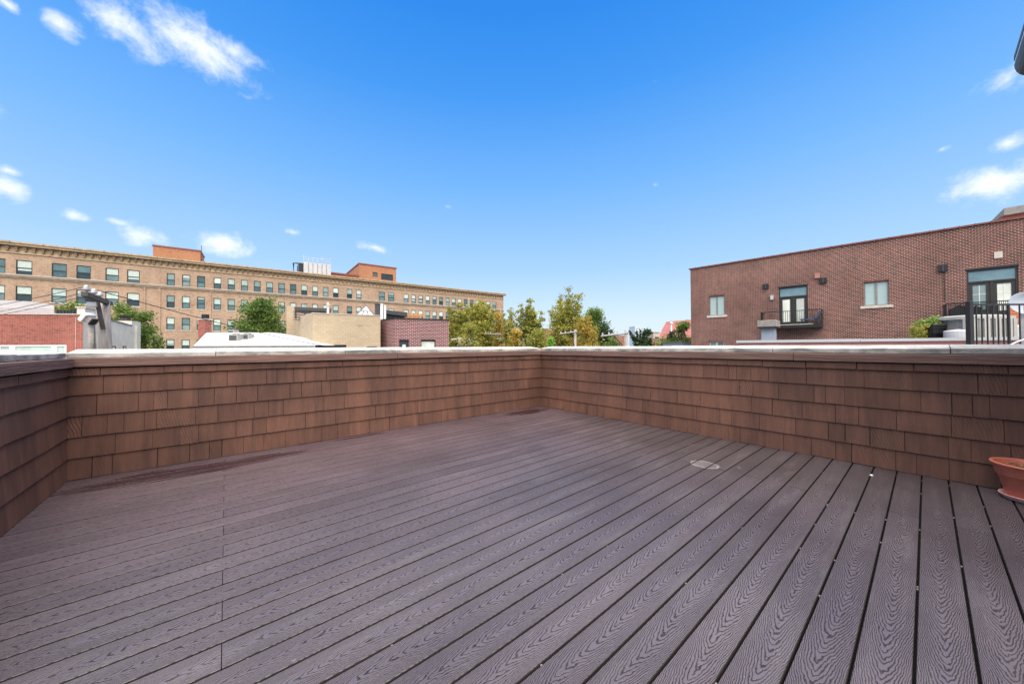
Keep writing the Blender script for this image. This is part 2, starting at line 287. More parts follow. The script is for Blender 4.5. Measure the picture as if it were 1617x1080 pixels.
M['joist'] = plain('dark_void_timber', (.012, .01, .01), .9)
M['edge'] = plain('board_gap_shade', (.022, .018, .018), .9)  # board sides painted near black for the shade in the gaps
M['core'] = plain('dark_building_paper', (.02, .014, .012), .9)
M['capwood'] = plain('weathered_brown_timber', (.155, .088, .070), .8, .38, 7, .8, stretch=(.25, 1, 3), bscale=26)
M['cope_face'] = coping_mat('mildewed_shaded_stone', (.50, .47, .43), (.17, .18, .165), .40, .60)  # mildew mottling, with the inner face's shade put into a darker tone
M['cope_top'] = coping_mat('skylit_stone_top', (.70, .685, .63), (.36, .35, .31), .3, .54)  # same stone made paler, the sky's brightness put into its colour
M['terracotta'] = plain('terracotta_plastic', (.60, .175, .11), .55, .12, 9, .1)
M['saucer'] = plain('pink_saucer_plastic', (.72, .42, .36), .5, .1, 9)
M['soil'] = plain('dry_soil', (.16, .06, .03), .95, .5, 40, .8)
M['straw'] = plain('dry_straw', (.42, .23, .10), .8, .3, 20)
M['hosp'] = brick('tan_brick', (.50, .325, .215), (.41, .25, .165), (.49, .38, .27), .30, .11, .02, darkp=.2, big=.22)
M['hosptrim'] = plain('tan_terracotta_trim', (.44, .325, .20), .8, .3, 2)
M['hospcorbel'] = plain('umber_corbel', (.29, .18, .11), .8, .35, 3)
M['belt'] = plain('grey_stone_belt', (.25, .20, .15), .8, .3, 2)
M['sill'] = plain('pale_stone_sill', (.55, .50, .44), .8, .15, 3)
M['orange'] = brick('orange_brick', (.43, .19, .095), (.37, .155, .08), (.42, .25, .15), .30, .10, .015, darkp=.15, big=.1)
M['greenframe'] = plain('dark_green_frame', (.018, .034, .030), .5, .15, 5)
M['blackframe'] = plain('dark_bronze_frame', (.030, .025, .022), .45, .2, 5)
M['pane_teal'] = glassy('teal_pane', (.10, .17, .18)); M['pane_dark'] = glassy('dark_pane', (.03, .05, .055)); M['pane_blind'] = glassy('pale_blind_pane', (.50, .62, .56), .2, .5); M['pane_mid'] = glassy('grey_green_pane', (.20, .28, .27), .12)
M['pane_sky'] = glassy('sky_blue_pane', (.14, .23, .27), .06, .8); M['pane_white'] = glassy('white_curtain_pane', (.62, .65, .58), .2)
M['blindcloth'] = plain('roller_blind_cloth', (.52, .60, .54), .5, .1, 3)
M['slatblind'] = plain('slatted_blind', (.38, .50, .49), .35, .12, 12, stretch=(.1, .1, 9))
M['rbrick'] = brick('dark_red_brick', (.185, .042, .032), (.095, .028, .025), (.47, .345, .28), .235, .094, .014, dark=(.42, .4, .45), darkp=.28, big=.34)
M['rcoping'] = plain('red_clay_coping', (.20, .065, .05), .7, .3, 4)
M['lbrick'] = brick('weathered_red_brick', (.40, .10, .075), (.28, .07, .05), (.42, .24, .19), .26, .072, .012, dark=(.55, .48, .45), darkp=.2, big=.25)
M['dbrick'] = brick('purple_red_brick', (.22, .05, .055), (.12, .03, .036), (.50, .38, .36), .38, .13, .022, darkp=.25, big=.1)
M['cmu'] = brick('tan_block', (.52, .42, .285), (.46, .37, .25), (.40, .33, .235), .42, .20, .018, darkp=-.2, big=.10)
M['paintgrey'] = plain('pale_grey_paint', (.68, .66, .57), .8, .14, 1.5, .5, bscale=12)
M['white'] = plain('white_membrane', (.47, .48, .49), .6, .07, 1.2)
M['whitepaint'] = plain('white_paint', (.78, .78, .76), .5, .05, 3)
M['shade'] = plain('dull_grey_board', (.22, .22, .21), .7, .2, 3)
M['black'] = plain('black_metal', (.014, .014, .015), .4, .3, 6)
M['char'] = plain('charcoal_metal', (.045, .048, .052), .5, .2, 6)
M['pole'] = plain('weathered_pole_wood', (.30, .27, .25), .85, .35, 5, .9, stretch=(4, 4, .35), bscale=16)
M['poledark'] = plain('dark_weathered_wood', (.085, .075, .07), .85, .35, 6, .6)
M['galv'] = plain('galvanised_metal', (.50, .52, .53), .45, .15, 2.5, metal=.2)
M['galvblue'] = plain('blue_grey_flue_metal', (.30, .345, .40), .5, .07, 3)
M['conc'] = plain('stained_concrete', (.27, .25, .22), .9, .35, 4, .6)
M['ac'] = plain('grey_beige_metal', (.36, .36, .33), .5, .08, 4); M['acgrille'] = plain('grey_grille', (.20, .20, .19), .6, .25, 30)
M['pink'] = plain('pink_brick_paint', (.42, .20, .17), .8, .12, 5)
M['cedar'] = plain('orange_cedar', (.42, .13, .05), .6, .25, 6, .3, stretch=(1, 1, 6))
M['timber'] = plain('fresh_orange_timber', (.62, .33, .17), .7, .15, 6)
M['redroof'] = plain('red_clay_roof', (.34, .13, .11), .8, .2, 1)
M['fartan'] = plain('far_tan_wall', (.5, .42, .33), .8, .15, .5); M['farred'] = plain('far_red_wall', (.34, .15, .12), .8, .25, .5); M['farpale'] = plain('far_pale_wall', (.52, .60, .66), .8, .05, .5)
M['bark'] = plain('bark', (.10, .08, .06), .9, .4, 8, .5)
M['blue'] = plain('blue_patterned_fabric', (.09, .12, .19), .8, .9, 14)
M['cover'] = plain('black_grill_cover', (.018, .014, .014), .5, .4, 5)
M['ground'] = plain('city_ground', (.09, .095, .08), .95, .4, .05)
M['asphalt'] = plain('asphalt', (.05, .05, .05), .95, .3, 2)
M['gravelroof'] = plain('grey_roofing', (.25, .25, .25), .95, .2, 3)
M['lf_green'] = leafmat('green_leaves', [(0, (.05, .095, .02)), (.4, (.11, .19, .036)), (.75, (.22, .32, .06)), (1, (.34, .42, .10))])
M['lf_yg'] = leafmat('yellow_green_leaves', [(0, (.12, .15, .03)), (.3, (.23, .26, .045)), (.6, (.40, .39, .07)), (1, (.56, .50, .12))])
M['lf_or'] = leafmat('orange_leaves', [(0, (.18, .18, .03)), (.35, (.36, .30, .05)), (.65, (.52, .36, .06)), (1, (.60, .42, .10))])
M['lf_dk'] = leafmat('dark_green_leaves', [(0, (.012, .035, .014)), (.5, (.03, .07, .022)), (1, (.08, .14, .04))])
M['lf_lime'] = leafmat('lime_leaves', [(0, (.12, .30, .02)), (.5, (.20, .50, .04)), (1, (.32, .60, .10))])
M['lf_vine'] = leafmat('vine_leaves', [(0, (.07, .17, .03)), (.5, (.15, .30, .06)), (.8, (.36, .40, .12)), (1, (.45, .40, .15))])
# ------------------------------------------------------------------ builders
def link(o): S.collection.objects.link(o)
def meshobj(name, me, parent=None, loc=(0, 0, 0), rot=(0, 0, 0)):
    o = bpy.data.objects.new(name, me); link(o); o.parent = parent; o.location = loc; o.rotation_euler = rot; return o
def thing(name, label, cat, loc=(0, 0, 0), rz=0, group=None):
    o = bpy.data.objects.new(name, None); o.empty_display_size = .2; link(o); o.location = loc; o.rotation_euler = (0, 0, rz)
    o['label'] = label; o['category'] = cat
    if group: o['group'] = group
    return o
def tag(o, label, cat, group=None):
    o['label'] = label; o['category'] = cat
    if group: o['group'] = group
    return o
class MB:
    def __init__(s): s.v = []; s.f = []; s.m = []
    def quad(s, *p, mi=0):
        n = len(s.v); s.v += [tuple(q) for q in p]; s.f.append(tuple(range(n, n+len(p)))); s.m.append(mi); return s
    def box(s, x0, x1, y0, y1, z0, z1, mi=0):
        n = len(s.v)
        s.v += [(x, y, z) for z in (z0, z1) for (x, y) in ((x0, y0), (x1, y0), (x1, y1), (x0, y1))]
        for q in ((0, 3, 2, 1), (4, 5, 6, 7), (0, 1, 5, 4), (1, 2, 6, 5), (2, 3, 7, 6), (3, 0, 4, 7)): s.f.append(tuple(n+i for i in q)); s.m.append(mi)
        return s
    def hexa(s, bot, top, mi=0):     # n-gon prism from two rings
        n = len(s.v); k = len(bot); s.v += [tuple(p) for p in bot]+[tuple(p) for p in top]
        s.f.append(tuple(n+i for i in reversed(range(k)))); s.f.append(tuple(n+k+i for i in range(k))); s.m += [mi]*2
        for i in range(k): s.f.append((n+i, n+(i+1) % k, n+k+(i+1) % k, n+k+i)); s.m.append(mi)
        return s
    def tube(s, pts, r, n=6, cap=True, mi=0):
        pts = [Vector(p) for p in pts]; rs = r if isinstance(r, (list, tuple)) else [r]*len(pts); base = len(s.v)
        for i, p in enumerate(pts):
            t = (pts[min(i+1, len(pts)-1)]-pts[max(i-1, 0)]).normalized(); a = t.orthogonal().normalized() if abs(t.z) > .99 else t.cross(Vector((0, 0, 1))).normalized(); b = t.cross(a)
            for k in range(n): an = 2*math.pi*k/n; s.v.append(tuple(p+(a*math.cos(an)+b*math.sin(an))*rs[i]))
        for i in range(len(pts)-1):
            for k in range(n): s.f.append((base+i*n+k, base+i*n+(k+1) % n, base+(i+1)*n+(k+1) % n, base+(i+1)*n+k)); s.m.append(mi)
        if cap: s.f.append(tuple(base+k for k in reversed(range(n)))); s.f.append(tuple(base+(len(pts)-1)*n+k for k in range(n))); s.m += [mi]*2
        return s
    def lathe(s, prof, n=40, c=(0, 0, 0), mi=0):
        base = len(s.v)
        for (r, z) in prof:
            for k in range(n): a = 2*math.pi*k/n; s.v.append((c[0]+r*math.cos(a), c[1]+r*math.sin(a), c[2]+z))
        for i in range(len(prof)-1):
            for k in range(n): s.f.append((base+i*n+k, base+i*n+(k+1) % n, base+(i+1)*n+(k+1) % n, base+(i+1)*n+k)); s.m.append(mi)
        return s
    def mesh(s, name, mats):
        me = bpy.data.meshes.new(name); me.from_pydata(s.v, [], s.f)
        for mt in (mats if isinstance(mats, (list, tuple)) else [mats]): me.materials.append(mt)
        if any(s.m): me.polygons.foreach_set('material_index', s.m)
        me.update(); return me
    def build(s, name, mats, parent=None, smooth=False, loc=(0, 0, 0), rot=(0, 0, 0)):
        me = s.mesh(name, mats)
        if smooth: me.polygons.foreach_set('use_smooth', [True]*len(me.polygons))
        return meshobj(name, me, parent, loc, rot)
def bevel(o, w=.004, seg=2):
    m = o.modifiers.new('bevel', 'BEVEL'); m.width = w; m.segments = seg; m.limit_method = 'ANGLE'; m.angle_limit = math.radians(40); return o
GZ = -9.5
L = 5.7456
# ------------------------------------------------------------------ ground and streets
MB().box(-900, 1500, -900, 1500, GZ-1, GZ).build('ground', M['ground'])['kind'] = 'structure'
MB().box(-60, 120, 9, 16, GZ+.004, GZ+.012).build('road', M['asphalt'])['kind'] = 'structure'
# ------------------------------------------------------------------ deck
deck = MB().box(-L-.02, .02, -5.55, .02, -.26, -.045).build('deck', M['joist']); deck['kind'] = 'structure'
PT = .143; A0 = -3.14; GAP = .0088
def board(x0, x1, k):
    yc = A0 + (k+.5)*PT; w = PT-GAP; y0, y1 = yc-w/2, yc+w/2
    y0 = max(y0, -5.52); y1 = min(y1, -.004)
    if y1-y0 < .02: return
    h = (y1-y0)/2; cx, cy = (x0+x1)/2, (y0+y1)/2; hx = (x1-x0)/2
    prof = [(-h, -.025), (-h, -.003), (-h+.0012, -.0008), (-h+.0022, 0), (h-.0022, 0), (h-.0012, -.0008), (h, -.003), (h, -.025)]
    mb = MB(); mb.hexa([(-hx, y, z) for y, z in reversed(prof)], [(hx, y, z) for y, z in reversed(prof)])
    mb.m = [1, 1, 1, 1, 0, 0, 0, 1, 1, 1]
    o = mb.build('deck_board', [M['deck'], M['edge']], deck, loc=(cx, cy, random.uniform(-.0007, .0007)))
    o.rotation_euler = (random.uniform(-.0015, .0015), 0, 0)
for k in range(-17, 22):
    cuts = [-4.69] if k % 2 == 0 else [-1.17]
    if k in (8, 12): cuts = [-4.69, -1.9]
    xs = [-L+.006] + cuts + [-.006]
    for a, b_ in zip(xs, xs[1:]): board(a + (.0014 if a in cuts else 0), b_ - (.0014 if b_ in cuts else 0), k)
cl = MB()
for k in range(-17, 22):
    y = A0+k*PT
    x = -L+.33
    while x < -.1:
        for dx in (-.012, .012):
            if random.random() < .11: cl.box(x+dx-.0035, x+dx+.0035, y-.003, y+.003, -.012, -.0055)
        x += .406
o = cl.build('fastener', M['shade'], deck); o['kind'] = 'stuff'
# ------------------------------------------------------------------ parapets clad in shingles
EXP = .1832; shm = {}
def shingle_mesh(w):
    w = round(w/.004)*.004
    if w not in shm:
        h = w/2; H = EXP+.02; b0, b1 = -.019, -.004; e = .0012
        mb = MB(); mb.hexa([(-h, 0, 0), (-h, b0+.002, 0), (-h+e, b0, .0), (h-e, b0, 0), (h, b0+.002, 0), (h, 0, 0)][::-1],
                           [(-h, 0, H), (-h, b1+.001, H), (-h+e, b1, H), (h-e, b1, H), (h, b1+.001, H), (h, 0, H)][::-1])
        shm[w] = mb.mesh('shingle', M['shingle'])
    return shm[w]
stm = {}
def strip_mesh(w):
    w = round(w/.01)*.01
    if w not in stm: stm[w] = MB().box(-w/2, w/2, -.027, 0, 0, .062).mesh('shingle_strip', M['shingle'])
    return stm[w]
def parapet(label, origin, rz, length, joints, copj, capj, stripj, endtrim=(0, 0)):
    root = thing('parapet_wall', label, 'wall', (origin[0], origin[1], 0), rz)
    MB().box(-.0, length, .001, .26, -.3, 1.06).build('wall_core', M['core'], root)
    for r in range(5):
        js = sorted(j for j in joints[r] if .03 < j < length-.03)
        out = [0]; 
        for j in js:
            if j-out[-1] > .045: out.append(j)
        out.append(length); out2 = [out[0]]
        for j in out[1:]:
            while j-out2[-1] > .5:
                out2.append(out2[-1]+random.uniform(.1, .27))
                if j-out2[-1] < .05: out2.pop(); break
            out2.append(j)
        for a, c in zip(out2, out2[1:]):
            if c-a < .03: continue
            o = meshobj('shingle', shingle_mesh(c-a-random.choice((.0015, .002, .003, .0045))), root, ((a+c)/2, 0, r*EXP+.004+random.uniform(-.0022, .0022)))
            o.rotation_euler = (random.uniform(-.012, .004), random.uniform(-.004, .004), 0)
    js = [0]+sorted(j for j in stripj if .05 < j < length-.05)+[length]
    for a, c in zip(js, js[1:]):
        meshobj('shingle_strip', strip_mesh(c-a-.004), root, ((a+c)/2, 0, .906+random.uniform(-.003, .003)))
    cs = [0]+capj+[length]
    for i, (a, c) in enumerate(zip(cs, cs[1:])):
        a2 = a + (endtrim[0] if i == 0 else .0015); c2 = c - (endtrim[1] if i == len(cs)-2 else .0015)
        dz = random.uniform(-.003, .003)
        bevel(MB().box(a2, c2, -.052, .24, .979+dz, 1.0585+dz).build('cap_board', M['capwood'], root), .006)
    ks = [(-.04 if endtrim[0] == 0 else 0)]+copj+[length+(.0)]
    for i, (a, c) in enumerate(zip(ks, ks[1:])):
        a2 = a+.003; c2 = c-.003
        if i == 0: a2 = endtrim[0]*-.2
        dz = random.uniform(-.003, .003)
        zi, zo = 1.104+dz, 1.1365+dz
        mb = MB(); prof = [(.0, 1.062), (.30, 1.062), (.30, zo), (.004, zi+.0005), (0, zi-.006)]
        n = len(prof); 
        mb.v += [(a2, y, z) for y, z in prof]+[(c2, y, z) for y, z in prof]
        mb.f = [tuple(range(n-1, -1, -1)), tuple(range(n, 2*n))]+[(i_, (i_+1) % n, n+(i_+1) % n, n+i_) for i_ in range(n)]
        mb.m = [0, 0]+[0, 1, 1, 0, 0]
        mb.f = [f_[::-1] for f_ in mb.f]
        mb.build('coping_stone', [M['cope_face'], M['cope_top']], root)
    return root
def xw(u, v=600):    # along the far-left wall (plane y=0), from its left end
    d = ray(u, v); k = (0-O.y)/d.y; return (O+d*k).x + L
def yw(u, v=600):    # along the right wall (plane x=0), from the far corner
    d = ray(u, v); k = (0-O.x)/d.x; return -(O+d*k).y
def lw(u, v=620):    # left wall: distance from origin (-L,-5.5)
    d = ray(u, v); k = (-L-O.x)/d.x; return (O+d*k).y + 5.5
c1 = lambda l_: [x/3.375 for x in l_]; c2 = lambda l_: [350+x/4.0425 for x in l_]; c3 = lambda l_: [700+x/4.0425 for x in l_]
c4 = lambda l_: [1050+x/4.91 for x in l_]; c5 = lambda l_: [1300+x/4.5 for x in l_]
JB = [c1([498, 605, 843, 1015, 1118, 1188, 1300])+c2([5, 142, 270, 410, 487, 638, 740, 813, 940, 1070, 1257, 1400, 1440, 1508])+c3([25, 92, 180, 232, 300, 353, 487]),
      c1([620, 817, 962, 1060, 1260])+c2([95, 200, 288, 430, 535, 728, 818, 980, 1045, 1167, 1248, 1423, 1493])+c3([8, 95, 135, 175, 243, 330, 473]),
      c1([442, 575, 665, 772, 838, 1045, 1163])+c2([208, 300, 395, 597, 652, 782, 952, 997, 1143, 1197, 1308, 1362, 1550])+c3([60, 134, 180, 245, 343, 373]),
      c1([518, 740, 822, 895, 1058, 1142, 1260])+c2([95, 230, 435, 510, 638, 695, 798, 952, 1048, 1180, 1230, 1355, 1493, 1600])+c3([78, 137, 232, 318, 400, 490]),
      c1([555, 660, 752, 975, 1120, 1210])+c2([35, 288, 352, 460, 532, 668, 778, 870, 998, 1080, 1215, 1308, 1435, 1510, 1575])+c3([18, 98, 160, 206, 285, 370, 435, 512])]
JR = [c3([1290, 1450])+c4([175, 325, 487, 578, 773, 913, 1132, 1315, 1440])+c5([192, 505, 650, 880, 1250]),
      c3([1170, 1415])+c4([243, 425, 515, 620, 730, 1010, 1262, 1395])+c5([150, 325, 572, 880, 1037, 1320]),
      c3([995, 1145, 1325, 1495])+c4([280, 525, 668, 832, 1060, 1320])+c5([247, 515, 902, 1275]),
      c3([780, 1003, 1110, 1180, 1418])+c4([350, 515, 580, 685, 882, 1155, 1243, 1395])+c5([152, 538, 690, 908, 1058, 1177]),
      c3([700, 775, 868, 1000, 1112, 1200, 1258, 1400, 1525])+c4([305, 403, 497, 558, 670, 805, 1100, 1397])+c5([293, 632, 820, 1098, 1305])]
JL = [c1([33, 75, 115, 195, 248, 280]), c1([-20, 100, 180, 265, 310]), c1([20, 68, 130, 245, 275]), c1([-12, 90, 157, 300]), c1([5, 130, 210, 283])]
def rnd(length, a=.12, b=.42):
    r = []; x = 0
    while x < length: x += random.uniform(a, b); r.append(x)
    return r
def filt(js, lo, hi): return [j for j in js if lo < j < hi]
parapet('shingled parapet across the far left side of the deck, below the long tan hospital', (-L, 0), 0, L, [[xw(u) for u in r] for r in JB],
        [xw(u, 555) for u in (340.7, 545.4, 690, 796)], [2.9], rnd(L), (0.0, .0))
parapet('shingled parapet along the right side of the deck, with the terracotta pot at its near end', (0, 0), -math.pi/2, 5.52, [[yw(u) for u in r] for r in JR],
        [yw(u, 555) for u in (926, 1044.6, 1220, 1501)], [yw(1255)], rnd(5.5, .2, .55), (.053, 0))
left = [[lw(u) for u in r]+[x for x in rnd(3.4, .1, .3)] for r in JL]
parapet('short shingled parapet running along the left edge of the deck', (-L, -5.5), math.pi/2, 5.5, left,
        [1.2, 2.4, 3.5, lw(28, 560)], [1.6, lw(45, 570)], rnd(5.5, .1, .3), (0, .053))
# ------------------------------------------------------------------ own house behind the camera, its eave enters top right
house = thing('house', 'dark eave corner with white trim and round gutter, top right edge', 'house', (-1.9, -5.56, 0))
MB().box(0, 2.6, -4, 0, GZ, 3.35).build('wall', M['shingle'], house)  # unseen wall, added and sized for the shade it casts on the deck
e0 = at(1601, 97, 1)-O; kx = (-.10-O.x)/e0.x; EP = O+e0*kx; ey = EP.y+5.56; ez = EP.z; ex = -.10+1.9
MB().box(0, ex, ey-.34, ey, ez, ez+.035).build('roof_edge', M['blackframe'], house)
MB().box(0, ex-.01, ey-.025, ey-.003, ez-.034, ez-.001).build('trim', M['whitepaint'], house)
mb = MB(); pr = [(ey-.075+.075*math.cos(math.radians(t_)), ez-.035+.115*math.sin(math.radians(t_))) for t_ in range(0, -181, -15)]
mb.v += [(x, y, z) for x in (0, ex-.005) for y, z in pr]; n = len(pr)
mb.f += [(i, i+1, n+i+1, n+i) for i in range(n-1)]+[tuple(range(n, 2*n))]; mb.m += [0]*n
mb.build('gutter', M['char'], house, smooth=False)
MB().box(0, ex-.2, ey-.36, ey-.24, ez-.30, ez-.004).build('fascia', M['shade'], house)
MB().box(-.1, 2.6, -4.1, ey-.36, ez+.037, ez+.12).build('roof', M['char'], house)
# ------------------------------------------------------------------ pot
pg = ray(1619, 779); k = (0-O.z)/pg.z; PP = O+pg*k; px_ = min(PP.x, -.20)
pot = thing('flower_pot', 'terracotta coloured plastic pot of dry soil on a pink saucer', 'pot', (px_, PP.y, .0))
MB().lathe([(.0, .014), (.098, .014), (.102, .02), (.140, .175), (.147, .178), (.151, .182), (.162, .250), (.173, .254), (.176, .261), (.173, .267), (.160, .268), (.155, .262), (.145, .200), (.14, .18)], 56).build('body', M['terracotta'], pot, True)
MB().lathe([(0, .002), (.108, .002), (.118, .008), (.133, .032), (.139, .036), (.137, .041), (.129, .037), (.110, .012), (0, .010)], 56).build('saucer', M['saucer'], pot, True)
sm = MB(); rings = [0, .03, .06, .09, .12, .15]; nn = 28
sm.v.append((0, 0, .235))
for r_ in rings[1:]:
    for k in range(nn): a = 2*math.pi*k/nn; sm.v.append((r_*math.cos(a), r_*math.sin(a), .228+random.uniform(-.006, .01)))
for k in range(nn): sm.f.append((0, 1+k, 1+(k+1) % nn)); sm.m.append(0)
for i in range(4):
    for k in range(nn): sm.f.append((1+i*nn+k, 1+(i+1)*nn+k, 1+(i+1)*nn+(k+1) % nn, 1+i*nn+(k+1) % nn)); sm.m.append(0)
sm.build('soil', M['soil'], pot)
sw = MB()
for _ in range(130):
    a, r_ = random.uniform(0, 6.28), random.uniform(0, .13); x, y = r_*math.cos(a), r_*math.sin(a); b_ = random.uniform(0, 6.28); ln = random.uniform(.015, .05)
    z = random.uniform(.236, .252); sw.tube([(x, y, z), (x+ln*.5*math.cos(b_), y+ln*.5*math.sin(b_), z+.006), (x+ln*math.cos(b_+.4), y+ln*math.sin(b_+.4), z-.003)], .0013, 3, False)
o = sw.build('straw', M['straw'], pot); o['kind'] = 'stuff'
q = ray(1376, 750.5); k = -O.z/q.z; q = O+q*k
tag(MB().hexa([(-.022, -.008, 0), (.0, -.013, 0), (.024, -.004, 0), (.018, .009, 0), (-.012, .011, 0)], [(-.02, -.007, .004), (.0, -.011, .007), (.022, -.003, .004), (.017, .007, .006), (-.011, .009, .003)]).build('paint_chip', M['whitepaint'], loc=(q.x, q.y, .001)),
    'tiny white paint chip lying between deck boards near the right parapet', 'paint chip')
# ------------------------------------------------------------------ facade helper
class Facade:
    """local x along the wall, local -y towards the viewer, z up"""
    def __init__(s, p0, p1, name, label, cat, group=None):
        s.p0 = Vector((p0[0], p0[1], 0)); d = Vector((p1[0]-p0[0], p1[1]-p0[1], 0)); s.len = d.length; s.x = d.normalized(); s.n = Vector((s.x.y, -s.x.x, 0))
        s.rz = math.atan2(s.x.y, s.x.x)
        s.root = thing(name, label, cat, (p0[0], p0[1], 0), s.rz, group)
    def hit(s, u, v, off=0):          # (s, z) on the plane `off` metres in front of the wall
        d = ray(u, v); k = ((s.p0+s.n*off)-O).dot(s.n)/d.dot(s.n); P = O+d*k; return (P-s.p0).dot(s.x), P.z
    def wall(s, z0, z1, holes, depth, mat, reveal=.16, name='wall', x0=0, x1=None, skew=0):
        x1 = s.len if x1 is None else x1
        xs = sorted({x0, x1, *[h[0] for h in holes], *[h[1] for h in holes]}); zs = sorted({z0, z1, *[h[2] for h in holes], *[h[3] for h in holes]})
        xs = [x for x in xs if x0 <= x <= x1]
        mb = MB()
        for a, b_ in zip(xs, xs[1:]):
            run = None
            for c, d in zip(zs, zs[1:]):
                mx, mz = (a+b_)/2, (c+d)/2
                if any(h[0] < mx < h[1] and h[2] < mz < h[3] for h in holes):
                    if run is not None: mb.quad((a, 0, run), (b_, 0, run), (b_, 0, c), (a, 0, c)); run = None
                elif run is None: run = c
            if run is not None: mb.quad((a, 0, run), (b_, 0, run), (b_, 0, z1), (a, 0, z1))
        for (a, b_, c, d) in holes:
            r_ = reveal
            mb.quad((a, 0, c), (a, r_, c), (a, r_, d), (a, 0, d)); mb.quad((b_, 0, c), (b_, 0, d), (b_, r_, d), (b_, r_, c))
            mb.quad((a, 0, d), (a, r_, d), (b_, r_, d), (b_, 0, d)); mb.quad((a, 0, c), (b_, 0, c), (b_, r_, c), (a, r_, c))
        D = depth
        xk = x1-skew
        mb.quad((x0, 0, z0), (x0, 0, z1), (x0, D, z1), (x0, D, z0)); mb.quad((x1, 0, z0), (xk, D, z0), (xk, D, z1), (x1, 0, z1)); mb.quad((xk, D, z0), (x0, D, z0), (x0, D, z1), (xk, D, z1)); mb.quad((x0, 0, z1), (x1, 0, z1), (xk, D, z1), (x0, D, z1))
        return mb.build(name, mat, s.root)
def xbox(name, mat, parent, *a, **k): return MB().box(*a).build(name, mat, parent, **k)
def framebars(a, b_, c, d, y0, y1, w, extra=()):
    mb = MB(); mb.box(a, a+w, y0, y1, c, d).box(b_-w, b_, y0, y1, c, d).box(a+w, b_-w, y0, y1, c, c+w).box(a+w, b_-w, y0, y1, d-w, d)
    for e in extra: mb.box(*e)
    return mb
# ------------------------------------------------------------------ hospital
HZ = 16.1+O.z
def gp(u, d): p = at(u, 547, d); return (p.x, p.y)
def dlin(u, ua, da, ub, db): return 1/(1/da+(1/db-1/da)*(u-ua)/(ub-ua))
H0, H1, H2 = gp(-60, dlin(-60, 0, 50.9, 240, 60.4)), gp(236, 60.2), gp(795.3, 105)
def pos(fr): return O.z+fr*16.1
def hospital(p0, p1, label, cols, rows_for, pil=()):
    fc = Facade(p0, p1, 'hospital', label, 'building'); rt = fc.root; holes = []; wins = []
    for (ua, ub) in cols:
        sa, _ = fc.hit(ua, 500); sb, _ = fc.hit(ub, 500)
        for r in rows_for((ua+ub)/2):
            a, b_ = (.703, .837) if r == 0 else ((.453, .592) if r == 1 else ((.208, .346) if r == 2 else (-.03, .100)))
            holes.append((max(sa, .05), sb, pos(a), pos(b_))); wins.append(r)
    fc.wall(GZ, HZ-.25, holes, 18, M['hosp'], .22)
    for (a, b_, c, d), r in zip(holes, wins):
        mid = c+(d-c)*.47; w = .09
        wn = framebars(a, b_, c, d, .08, .17, w, [(a+w, b_-w, .07, .17, mid-.05, mid+.05)]).build('window', M['greenframe'], rt)
        up = M['pane_blind'] if random.random() < (.35 if r == 0 else .75) else random.choice((M['pane_mid'], M['pane_teal']))
        if a < fc.len and label.startswith('near') and r == 0: up = M['pane_teal']
        lo = random.choice((M['pane_teal'], M['pane_dark'], M['pane_mid'], M['pane_teal']))
        xbox('upper_pane', up, wn, a+w, b_-w, .12, .15, mid+.05, d-w); xbox('lower_pane', lo, wn, a+w, b_-w, .15, .18, c+w, mid-.05)
        rd = random.random()
        if rd < .55: zb_ = max(c+w+.1, d-w-(d-c)*random.choice((.12, .22, .3, .42, .6, .75))); xbox('blind', M['blindcloth'], wn, a+w+.03, b_-w-.03, .1195 if zb_ > mid+.06 else .1185, .1199, max(zb_, mid+.06), d-w)
        if rd < .12: xbox('blind', M['blindcloth'], wn, a+w+.03, b_-w-.03, .1485, .1499, c+w+(mid-c)*.5, mid-.06)
        if r != 0: xbox('sill', M['sill'], wn, a-.12, b_+.12, -.06, .1, c-.17, c-.003)
    sz = pos(.703)
    xbox('sill_course', M['sill'], rt, 0, fc.len, -.05, -.001, sz-.14, sz-.02)
    xbox('belt_course', M['belt'], rt, 0, fc.len, -.22, -.001, pos(.672), pos(.688))
    xbox('belt_moulding', M['hosptrim'], rt, 0, fc.len, -.10, -.001, pos(.660), pos(.6715))
    xbox('frieze_moulding', M['hosptrim'], rt, 0, fc.len, -.14, -.001, pos(.895), pos(.906))
    xbox('frieze', M['hosptrim'], rt, 0, fc.len, -.03, -.001, pos(.9065), pos(.9645))
    xbox('cornice', M['hosptrim'], rt, 0, fc.len+.55, -.62, -.001, pos(.965), pos(.985))
    xbox('cornice_lip', M['hosptrim'], rt, 0, fc.len+.7, -.78, .3, pos(.9852), pos(1.0))
    cb = MB(); x = .3
    while x < fc.len-.2:
        cb.box(x, x+.34, -.30, -.031, pos(.937), pos(.9648)).box(x+.06, x+.28, -.25, -.031, pos(.918), pos(.9368)); x += .82
    o = cb.build('corbel', M['hospcorbel'], rt); o['kind'] = 'stuff'
    js = MB(); x = 1
    while x < fc.len: js.box(x, x+.08, -.8, -.775, pos(.985)+.01, HZ+.02); x += 3.1
    o = js.build('cornice_joint', M['hospcorbel'], rt); o['kind'] = 'stuff'
    for u in pil:
        s_, _ = fc.hit(u, 500); xbox('pilaster', M['hosp'], rt, s_-.12, s_+.12, -.12, -.001, GZ, pos(.66))
    return fc
k54 = lambda o_, l_: [(o_+a/5.4, o_+b/5.4) for a, b in l_]; k6 = lambda o_, l_: [(o_+a/5.989, o_+b/5.989) for a, b in l_]
colsA = k54(0, [(-115, 40), (130, 270), (435, 565), (647, 770), (895, 1010), (1080, 1188)])
